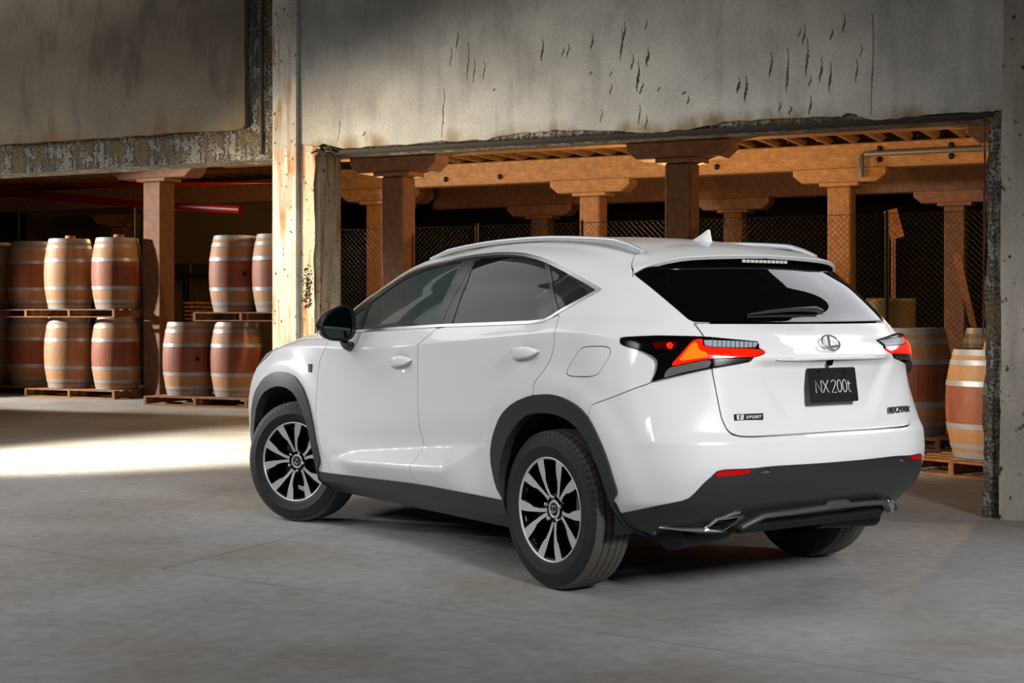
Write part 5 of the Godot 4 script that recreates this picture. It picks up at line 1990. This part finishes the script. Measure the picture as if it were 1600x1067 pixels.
func gate_details(gate: Node3D) -> void:
	# emblem: a ring with a slanted letter in it
	var lean := Basis(Vector3.RIGHT, -0.55)
	var at := Vector3(0, 1.122, 0.876)
	var st := begin()
	var rows := []
	for k in 48:
		var a := TAU * k / 48
		var ring := PackedVector3Array()
		for j in 8:
			var b := TAU * j / 8
			var rr := 1.0 + 0.10 * cos(b)
			ring.append(at + lean * Vector3(cos(a) * 0.052 * rr, sin(a) * 0.037 * rr, 0.010 + 0.004 * sin(b)))
		rows.append(ring)
	rows.append(rows[0])
	rows_to(st, rows)
	var letter := PackedVector2Array([Vector2(-0.004, 0.033), Vector2(0.009, 0.031), Vector2(-0.010, -0.016), Vector2(0.044, -0.012), Vector2(0.035, -0.022), Vector2(-0.021, -0.026), Vector2(-0.023, -0.022)])
	prism_to(st, letter, 0.007, Transform3D(lean, at + lean * Vector3(0, 0, 0.006)), 0.0015)
	part("emblem", done(st), M.emblem, gate, "chrome ring emblem with a slanted letter")
	# grip bar over the plate with the camera under it
	st = begin()
	var path := PackedVector3Array()
	var w := PackedFloat32Array()
	var h := PackedFloat32Array()
	for k in 25:
		var t := k / 24.0 * 2.0 - 1.0
		path.append(Vector3(t * 0.338, 1.061 - 0.004 * t * t, 0.914 - 0.022 * t * t))
		w.append(0.009 * (1.0 - pow(absf(t), 6.0)) + 0.002)
		h.append(0.008 * (1.0 - pow(absf(t), 6.0)) + 0.002)
	bar_to(st, path, Vector3.BACK, w, h, 10)
	part("grip_bar", done(st), M.paint, gate)
	st = begin()
	lathe_to(st, PackedVector2Array([Vector2(0.0, -0.020), Vector2(0.012, -0.018), Vector2(0.018, 0.0), Vector2(0.018, 0.012)]), 14, 1, Vector3(-0.03, 1.046, 0.905))
	part("camera", done(st), M.gloss_black, gate)
	# plate
	var tilt := Basis(Vector3.RIGHT, -0.15)
	var pc := Vector3(0, 0.941, 0.893)
	var pl := PackedVector2Array()
	for q in [[1, 1, 0.0], [-1, 1, PI / 2], [-1, -1, PI], [1, -1, PI * 1.5]]:
		for k in 5:
			var a: float = q[2] + PI / 2 * k / 4.0
			pl.append(Vector2(q[0] * 0.1425 + cos(a) * 0.010, q[1] * 0.066 + sin(a) * 0.010))
	st = begin()
	prism_to(st, pl, 0.005, Transform3D(tilt, pc), 0.001)
	part("number_plate", done(st), mat(Color(0.085, 0.085, 0.088), 0.5), gate, "matt charcoal plate with thin white characters")
	# thin drawn characters: N X 2 0 0 t
	var strokes: Array = [[Vector2(0, 0), Vector2(0, 1), Vector2(0.56, 0), Vector2(0.56, 1)], [Vector2(0.70, 0), Vector2(1.26, 1)], [Vector2(0.70, 1), Vector2(1.26, 0)]]
	var two := []
	for k in 11:
		var a := deg_to_rad(165.0 - 200.0 * k / 10.0)
		two.append(Vector2(1.78 + cos(a) * 0.22, 0.77 + sin(a) * 0.23))
	two.append_array([Vector2(1.56, 0.0), Vector2(2.02, 0.0)])
	strokes.append(two)
	for x in [2.36, 2.90]:
		var ring := []
		for k in 25:
			ring.append(Vector2(x + cos(TAU * k / 24) * 0.205, 0.5 + sin(TAU * k / 24) * 0.5))
		strokes.append(ring)
	strokes.append([Vector2(3.30, 0.92), Vector2(3.30, 0.16), Vector2(3.34, 0.05), Vector2(3.42, 0.0), Vector2(3.50, 0.02)])
	strokes.append([Vector2(3.18, 0.68), Vector2(3.50, 0.68)])
	st = begin()
	for q in strokes:
		var run := PackedVector3Array()
		for v in q:
			run.append(pc + tilt * Vector3((v.x - 1.75) * 0.0625, (v.y - 0.5) * 0.054 - 0.006, 0.0055))
		tube_to(st, run, 0.0019, 6)
	part("plate_lettering", done(st), M.white_print, gate, "thin white characters on the plate")
	for x in [-0.082, 0.082]:
		st = begin()
		lathe_to(st, PackedVector2Array([Vector2(0, 0.004), Vector2(0.006, 0.003), Vector2(0.0075, 0.0)]), 12)
		part("plate_bolt", done(st), M.gloss_black, gate).transform = Transform3D(tilt * Basis(Vector3.RIGHT, PI / 2), pc + tilt * Vector3(x, 0.060, 0.005))
	# badges
	var turn := Basis(Vector3.UP, -0.20)
	var bt := turn * Basis(Vector3.RIGHT, -0.03)
	var ba := Vector3(-0.472, 0.818, 0.8625)
	part("sport_badge", box(Vector3(0.142, 0.027, 0.004), 0.001), mat(Color(0.23, 0.23, 0.235), 0.35, 0.6), gate).transform = Transform3D(bt, ba)
	var fbox := PackedVector2Array([Vector2(-0.060, -0.0105), Vector2(-0.030, -0.0105), Vector2(-0.026, 0.0105), Vector2(-0.062, 0.0105)])
	st = begin()
	prism_to(st, fbox, 0.002, Transform3D(bt, ba + bt * Vector3(0, 0, 0.002)))
	part("badge_square", done(st), M.white_print, gate)
	stamp(gate, "badge_lettering", "F", 0.018, ba + bt * Vector3(-0.045, -0.0005, 0.0048), mat(Color(0.15, 0.15, 0.155), 0.4), 0.001, bt, "Droid Sans", 700, 1.3)
	stamp(gate, "badge_lettering", "SPORT", 0.0125, ba + bt * Vector3(0.022, -0.0005, 0.0032), M.white_print, 0.001, bt * Basis(Vector3(1, 0, 0), Vector3(0.25, 1, 0), Vector3(0, 0, 1)), "Droid Sans", 700, 1.45)
	var turn2 := Basis(Vector3.UP, 0.20)
	stamp(gate, "model_lettering", "NX200t", 0.029, Vector3(0.472, 0.814, 0.863), M.dark_chrome, 0.006, turn2, "Droid Sans", 700, 1.42)


func brake_light(car: Node3D) -> void:
	var t := part("high_brake_light", box(Vector3(0.31, 0.020, 0.03), 0.003, Vector3(0, 1.494, 0.462)), M.gloss_black, car)
	var cell := box(Vector3(0.022, 0.014, 0.006), 0.002)
	for k in 11:
		part("lens_cell", cell, mat(Color(0.80, 0.78, 0.72), 0.15), t).position = Vector3((k - 5) * 0.0265, 1.494, 0.478)


func roof_fin(car: Node3D) -> void:
	# shark fin on the rear of the roof
	var st := begin()
	var rows := []
	for k in 9:
		var t := k / 8.0
		var y := 1.594 + 0.066 * t
		var z0 := lerpf(-0.12, 0.085, pow(t, 0.62))
		var z1 := lerpf(0.118, 0.104, t)
		var half := lerpf(0.034, 0.004, pow(t, 0.55))
		var ring := PackedVector3Array()
		for j in 20:
			var a := TAU * j / 20
			var u := 0.5 - 0.5 * cos(a)
			var bell := pow(u, 0.8) * (1.0 if u < 0.86 else sqrt(maxf(0.0, (1.0 - u) / 0.14)))
			ring.append(Vector3(half * bell * (1.0 if a < PI else -1.0), y, lerpf(z0, z1, u)))
		rows.append(ring)
	rows_to(st, rows)
	cap_to(st, rows[8], true)
	part("roof_fin", done(st), M.paint, car, "white shark fin aerial")


func wiper(car: Node3D) -> void:
	var st := begin()
	var path := PackedVector3Array([Vector3(0.085, 1.262, 0.752), Vector3(0.04, 1.274, 0.752), Vector3(-0.07, 1.273, 0.748), Vector3(-0.23, 1.262, 0.735), Vector3(-0.335, 1.250, 0.715)])
	bar_to(st, path, Vector3(0, 0.45, 0.9), PackedFloat32Array([0.012, 0.014, 0.010, 0.008, 0.004]), PackedFloat32Array([0.012, 0.013, 0.010, 0.008, 0.004]), 8)
	var w := part("wiper", done(st), M.cladding, car)
	st = begin()
	bar_to(st, PackedVector3Array([Vector3(0.05, 1.245, 0.750), Vector3(-0.15, 1.244, 0.744), Vector3(-0.345, 1.240, 0.718)]), Vector3(0, 0.45, 0.9), PackedFloat32Array([0.004, 0.006, 0.004]), PackedFloat32Array([0.005, 0.006, 0.004]), 6)
	part("wiper_blade", done(st), M.rubber, w)


func rear_skirt(car: Node3D) -> void:
	# the grey strake under the bumper
	var st := begin()
	var path := PackedVector3Array()
	var w := PackedFloat32Array()
	var h := PackedFloat32Array()
	for p in [[-0.465, 0.343, 0.800], [-0.42, 0.366, 0.822], [-0.37, 0.389, 0.842], [-0.20, 0.396, 0.862], [-0.02, 0.402, 0.870], [0.0, 0.410, 0.870], [0.115, 0.410, 0.868], [0.135, 0.402, 0.867], [0.30, 0.397, 0.852], [0.39, 0.391, 0.838], [0.43, 0.370, 0.822], [0.47, 0.345, 0.800]]:
		path.append(Vector3(p[0], p[1], p[2]))
		w.append(0.020)
		h.append(0.012 if p[0] < 0.0 or p[0] > 0.12 else 0.020)
	bar_to(st, path, Vector3.BACK, w, h, 8)
	part("rear_strake", done(st), M.strake, car, "mid grey strake under the dark bumper")
	# the dark tray above and under it
	st = begin()
	box_to(st, Vector3(0, 0.36, 0.66), Vector3(0.94, 0.10, 0.28), 0.03)
	part("rear_tray", done(st), M.dark, car)
	# towing eye hanging by the rear wheel
	st = begin()
	tube_to(st, PackedVector3Array([Vector3(-0.70, 0.30, 0.52), Vector3(-0.70, 0.33, 0.52)]), 0.006, 6)
	lathe_to(st, PackedVector2Array([Vector2(0, 0.335), Vector2(0.014, 0.335), Vector2(0.014, 0.325), Vector2(0, 0.325)]), 10, 1, Vector3(-0.70, 0, 0.52))
	part("drain_plug", done(st), M.steel, car)


func fender_badge(car: Node3D) -> void:
	for s in [-1, 1]:
		var b := Basis(Vector3.UP, PI / 2 * s)
		var at := mir(Vector3(-0.8985, 0.935, -2.355), s)
		var n := Vector3(s, 0, 0)
		var o := part("fender_badge", box(Vector3(0.044, 0.047, 0.006), 0.001), mat(Color(0.05, 0.05, 0.055), 0.3), car)
		o.transform = Transform3D(b, at)
		var st := begin()
		prism_to(st, PackedVector2Array([Vector2(-0.016, -0.015), Vector2(0.013, -0.015), Vector2(0.017, 0.015), Vector2(-0.012, 0.015)]), 0.001, Transform3D(Basis.IDENTITY, Vector3(0, 0, 0.003)))
		part("badge_field", done(st), M.satin, o)
		var l := part("badge_letter", lettering("F", 0.026, 0.001, "Droid Sans", 700), mat(Color(0.05, 0.05, 0.055), 0.3), o)
		l.position = Vector3(0, 0, 0.0045)
		l.scale = Vector3(1.25, 1, 1)


func seat(car: Node3D, x: float, z: float, wide: float) -> void:
	var rows := []
	var st := begin()
	for q in [[0.62, 0.0, 0.5, 0.10], [0.85, 0.05, 0.54, 0.10], [1.05, 0.10, 0.50, 0.085], [1.17, 0.13, 0.34, 0.06]]:
		var ring := PackedVector3Array()
		for j in 20:
			var a := TAU * j / 20
			ring.append(Vector3(x + signf(cos(a)) * pow(absf(cos(a)), 0.6) * q[2] * 0.5 * wide, q[0], z + q[1] + sin(a) * q[3]))
		rows.append(ring)
	rows_to(st, rows)
	cap_to(st, rows[3], true)
	box_to(st, Vector3(x, 0.57, z - 0.28), Vector3(0.52 * wide, 0.16, 0.54), 0.05)
	var o := part("seat", done(st), M.leather, car)
	if wide < 1.5:
		st = begin()
		box_to(st, Vector3(x, 1.27, z + 0.14), Vector3(0.27, 0.17, 0.10), 0.04)
		part("head_rest", done(st), M.leather, o)


func cabin(car: Node3D) -> void:
	seat(car, -0.37, -1.15, 1.0)
	seat(car, 0.37, -1.15, 1.0)
	seat(car, 0.0, -0.18, 2.3)
	var st := begin()
	var prof := [Vector2(-2.75, 0.6), Vector2(-2.75, 1.10), Vector2(-2.45, 1.155), Vector2(-2.15, 1.15), Vector2(-1.98, 1.08), Vector2(-1.95, 0.9), Vector2(-2.05, 0.6)]
	var a := PackedVector3Array()
	var b := PackedVector3Array()
	for p in prof:
		a.append(Vector3(-0.74, p.y, p.x))
		b.append(Vector3(0.74, p.y, p.x))
	rows_to(st, [a, b], true, false)
	cap_to(st, a)
	cap_to(st, b, true)
	part("dashboard", done(st), M.trim_light, car)
	# steering wheel
	st = begin()
	var rows := []
	var lean := Transform3D(Basis(Vector3.RIGHT, -0.42), Vector3(-0.37, 1.07, -1.80))
	for k in 37:
		var t := TAU * k / 36
		var ring := PackedVector3Array()
		for j in 8:
			var u := TAU * j / 8
			ring.append(lean * Vector3(cos(t) * (0.18 + 0.015 * cos(u)), sin(t) * (0.18 + 0.015 * cos(u)), 0.015 * sin(u)))
		rows.append(ring)
	rows_to(st, rows)
	box_to(st, lean.origin, Vector3(0.15, 0.10, 0.05), 0.02, lean.basis)
	box_to(st, lean.origin, Vector3(0.34, 0.03, 0.02), 0.005, lean.basis)
	part("steering_wheel", done(st), M.leather, car)
	# floor and lining
	part("cabin_floor", box(Vector3(1.4, 0.05, 3.1), 0.0, Vector3(0, 0.42, -1.10)), M.dark, car)
	part("parcel_shelf", box(Vector3(1.25, 0.03, 0.55), 0.01, Vector3(0, 1.06, 0.32)), M.dark, car)


func underbody(car: Node3D) -> void:
	part("underbody", box(Vector3(1.16, 0.10, 3.7), 0.02, Vector3(0, 0.29, -1.45)), M.dark, car)
	for z in [0.0, -2.66]:
		part("axle_beam", tube(PackedVector3Array([Vector3(-0.66, 0.36, z), Vector3(0.66, 0.36, z)]), 0.045, 10), M.iron, car)


# ---------------------------------------------------------------- wheels
func tyre_mesh(tread: bool) -> ArrayMesh:
	# outer face towards -x; blocks between cross cuts, ribs between running grooves
	var radius := 0.3635
	var half := 0.1125
	var prof: Array = []      # radius, x, takes the cross cuts
	prof.append([0.228, -0.090, 0])
	prof.append([0.236, -0.099, 0])
	prof.append([0.246, -0.1035, 0])
	prof.append([0.262, -0.1085, 0])
	prof.append([0.285, -0.1125, 0])
	prof.append([0.288, -0.1140, 0])
	prof.append([0.291, -0.1140, 0])
	prof.append([0.294, -0.1125, 0])
	prof.append([0.318, -0.1105, 0])
	prof.append([0.336, -0.1035, 0])
	prof.append([0.348, -0.0965, 1])
	prof.append([0.3565, -0.088, 1])
	var crown := func(x: float) -> float: return radius - 0.0065 * pow(absf(x) / 0.088, 2.4)
	var x := -0.078
	for g in [-0.054, -0.019, 0.019, 0.054]:
		prof.append([crown.call((x + g) / 2), (x + g) / 2 - 0.003, 1])
		prof.append([crown.call(g - 0.0052), g - 0.0052, 1])
		prof.append([crown.call(g) - 0.0075, g - 0.0038, 0])
		prof.append([crown.call(g) - 0.0075, g + 0.0038, 0])
		prof.append([crown.call(g + 0.0052), g + 0.0052, 1])
		x = g + 0.0052
	prof.append([crown.call(0.072), 0.072, 1])
	prof.append([0.3565, 0.088, 1])
	prof.append([0.348, 0.0965, 1])
	prof.append([0.318, 0.1105, 0])
	prof.append([0.285, 0.1125, 0])
	prof.append([0.246, 0.1035, 0])
	prof.append([0.228, 0.090, 0])
	var st := begin()
	var rows := []
	var blocks := 66
	for k in blocks:
		for q in [[0.0, 0.0], [0.86, 0.0], [0.885, 1.0], [0.975, 1.0]]:
			var a: float = TAU * (k + q[0]) / blocks
			var ring := PackedVector3Array()
			for p in prof:
				var shift: float = 0.35 * TAU / blocks * sin(p[1] * 40.0)
				var rr: float = p[0] - (0.0032 * q[1] if p[2] == 1 else 0.0)
				ring.append(Vector3(p[1], cos(a + shift) * rr, sin(a + shift) * rr))
			rows.append(ring)
	rows.append(rows[0])
	for i in rows.size() - 1:
		var a: PackedVector3Array = rows[i]
		var b: PackedVector3Array = rows[i + 1]
		for k in a.size() - 1:
			if (k >= 10 and k < a.size() - 6) == tread:
				quad(st, a[k], a[k + 1], b[k + 1], b[k], not tread)
	return done(st)


func rim_meshes() -> Dictionary:
	var out := {}
	# the dished barrel behind the spokes
	out.barrel = lathe(PackedVector2Array([Vector2(0.236, -0.092), Vector2(0.226, -0.094), Vector2(0.219, -0.080), Vector2(0.212, -0.04), Vector2(0.205, 0.06), Vector2(0.228, 0.092)]), 64, 0)
	out.lip = lathe(PackedVector2Array([Vector2(0.2385, -0.0925), Vector2(0.2405, -0.0985), Vector2(0.2395, -0.1015), Vector2(0.2355, -0.1025), Vector2(0.2325, -0.1010), Vector2(0.2295, -0.0955)]), 72, 0)
	# a spoke: polished face, black flanks that fall back; drawn for the one that leaves the hub at angle 0 and bends to one side
	for side in [-1.0, 1.0]:
		var centre := [[0.040, 24.0, 0.0125], [0.070, 27.0, 0.0085], [0.105, 25.8, 0.0088], [0.140, 23.4, 0.0110], [0.160, 21.2, 0.0170], [0.190, 19.6, 0.0215], [0.214, 18.6, 0.0235], [0.2345, 18.0, 0.0265]]
		var face := begin()
		var flank := begin()
		var l := PackedVector3Array()
		var r := PackedVector3Array()
		var lb := PackedVector3Array()
		var rb := PackedVector3Array()
		for c in centre:
			var a: float = deg_to_rad(c[1] * side)
			var dir := Vector2(sin(a), cos(a))
			var per := Vector2(dir.y, -dir.x)
			var xf: float = -0.098 + 0.030 * pow(1.0 - (c[0] - 0.05) / 0.186, 1.5)
			var p: Vector2 = dir * c[0] - per * c[2]
			var q: Vector2 = dir * c[0] + per * c[2]
			var pb: Vector2 = dir * c[0] - per * (c[2] + 0.010)
			var qb: Vector2 = dir * c[0] + per * (c[2] + 0.010)
			l.append(Vector3(xf, p.y, p.x))
			r.append(Vector3(xf, q.y, q.x))
			lb.append(Vector3(xf + 0.040, pb.y, pb.x))
			rb.append(Vector3(xf + 0.040, qb.y, qb.x))
		for k in centre.size() - 1:
			quad(face, l[k], r[k], r[k + 1], l[k + 1])
			quad(flank, l[k], l[k + 1], lb[k + 1], lb[k])
			quad(flank, r[k], rb[k], rb[k + 1], r[k + 1])
			quad(flank, lb[k], lb[k + 1], rb[k + 1], rb[k])
		var m := done(face)
		flank.generate_normals()
		flank.commit(m)
		m.surface_set_material(0, M.machined)
		m.surface_set_material(1, M.gloss_black)
		out["spoke%d" % side] = m
	# black webs deep between the two spokes of a pair
	var web := begin()
	prism_to(web, PackedVector2Array([Vector2(-0.020, 0.05), Vector2(0.020, 0.05), Vector2(0.058, 0.215), Vector2(-0.058, 0.215)]), 0.02, Transform3D(Basis(Vector3(0, 0, 1), Vector3(0, 1, 0), Vector3(-1, 0, 0)), Vector3(-0.030, 0, 0)), 0.004)
	out.web = done(web)
	out.hub = lathe(PackedVector2Array([Vector2(0.0, -0.070), Vector2(0.030, -0.070), Vector2(0.036, -0.072), Vector2(0.066, -0.070), Vector2(0.078, -0.055), Vector2(0.080, -0.02)]), 40, 0)
	out.ring = lathe(PackedVector2Array([Vector2(0.030, -0.070), Vector2(0.031, -0.0745), Vector2(0.040, -0.0735), Vector2(0.045, -0.069)]), 40, 0)
	var cap := begin()
	lathe_to(cap, PackedVector2Array([Vector2(0.0, -0.0765), Vector2(0.024, -0.0765), Vector2(0.028, -0.075), Vector2(0.030, -0.070)]), 32, 0)
	out.cap = done(cap)
	var mark := begin()
	var rows := []
	for k in 33:
		var a := TAU * k / 32
		var ring := PackedVector3Array()
		for j in 6:
			var b := TAU * j / 6
			ring.append(Vector3(-0.0775 - 0.0012 * sin(b), sin(a) * 0.0165 * (1 + 0.10 * cos(b)), cos(a) * 0.0215 * (1 + 0.10 * cos(b))))
		rows.append(ring)
	rows_to(mark, rows)
	prism_to(mark, PackedVector2Array([Vector2(-0.002, 0.014), Vector2(0.004, 0.0135), Vector2(-0.004, -0.006), Vector2(0.018, -0.005), Vector2(0.014, -0.010), Vector2(-0.009, -0.011)]), 0.002, Transform3D(Basis(Vector3(0, 0, 1), Vector3(0, 1, 0), Vector3(-1, 0, 0)), Vector3(-0.0768, 0, 0)))
	out.mark = done(mark)
	out.nut = lathe(PackedVector2Array([Vector2(0.0, -0.088), Vector2(0.0075, -0.087), Vector2(0.0095, -0.080), Vector2(0.0105, -0.066)]), 12, 0)
	out.disc = lathe(PackedVector2Array([Vector2(0.08, 0.0), Vector2(0.158, 0.0), Vector2(0.16, 0.004), Vector2(0.16, 0.022), Vector2(0.158, 0.026), Vector2(0.08, 0.026)]), 48, 0)
	return out


func wheels(car: Node3D) -> void:
	var tyre := tyre_mesh(false)
	var tread := tyre_mesh(true)
	var rim := rim_meshes()
	var nut_spots := 5
	for w in [["front_wheel", -1, -2.66, 25.0, 26.0], ["rear_wheel", -1, 0.0, 0.0, 0.0], ["front_wheel", 1, -2.66, 25.0, 10.0], ["rear_wheel", 1, 0.0, 0.0, 33.0]]:
		var t := Node3D.new()
		t.name = w[0]
		car.add_child(t, true)
		var s: int = w[1]
		var turn := deg_to_rad(w[3])
		var b := Basis(Vector3.UP, turn)
		if s > 0:
			b = b * Basis(Vector3.UP, PI)
		t.transform = Transform3D(b, Vector3(s * 0.785, 0.3625, w[2]))
		part("tyre", tyre, M.rubber, t)
		part("tread", tread, M.tread, t, "dusty grey tread blocks")
		var spin := Basis(Vector3.RIGHT, deg_to_rad(w[4]))
		part("rim_barrel", rim.barrel, M.gloss_black, t)
		part("rim_lip", rim.lip, M.machined, t)
		for k in 5:
			var turn_k := spin * Basis(Vector3.RIGHT, TAU * k / 5.0)
			for side in [-1, 1]:
				var sp := part("spoke", rim["spoke%d" % side], null, t)
				sp.basis = turn_k
			part("spoke_web", rim.web, M.gloss_black, t).basis = turn_k * Basis(Vector3.RIGHT, TAU / 10.0)
			var nut := part("wheel_nut", rim.nut, M.chrome, t)
			nut.transform = Transform3D(turn_k, turn_k * Vector3(0, 0.057, 0))
		part("hub", rim.hub, M.gloss_black, t)
		part("hub_ring", rim.ring, M.machined, t)
		var cap := part("centre_cap", rim.cap, M.pillar_black, t)
		part("cap_mark", rim.mark, M.chrome, t).basis = Basis(Vector3.RIGHT, deg_to_rad(w[4]))
		part("brake_disc", rim.disc, M.steel, t)
		part("brake_caliper", box(Vector3(0.07, 0.14, 0.07), 0.012, Vector3(-0.002, 0.02, 0.145)), M.grey, t)
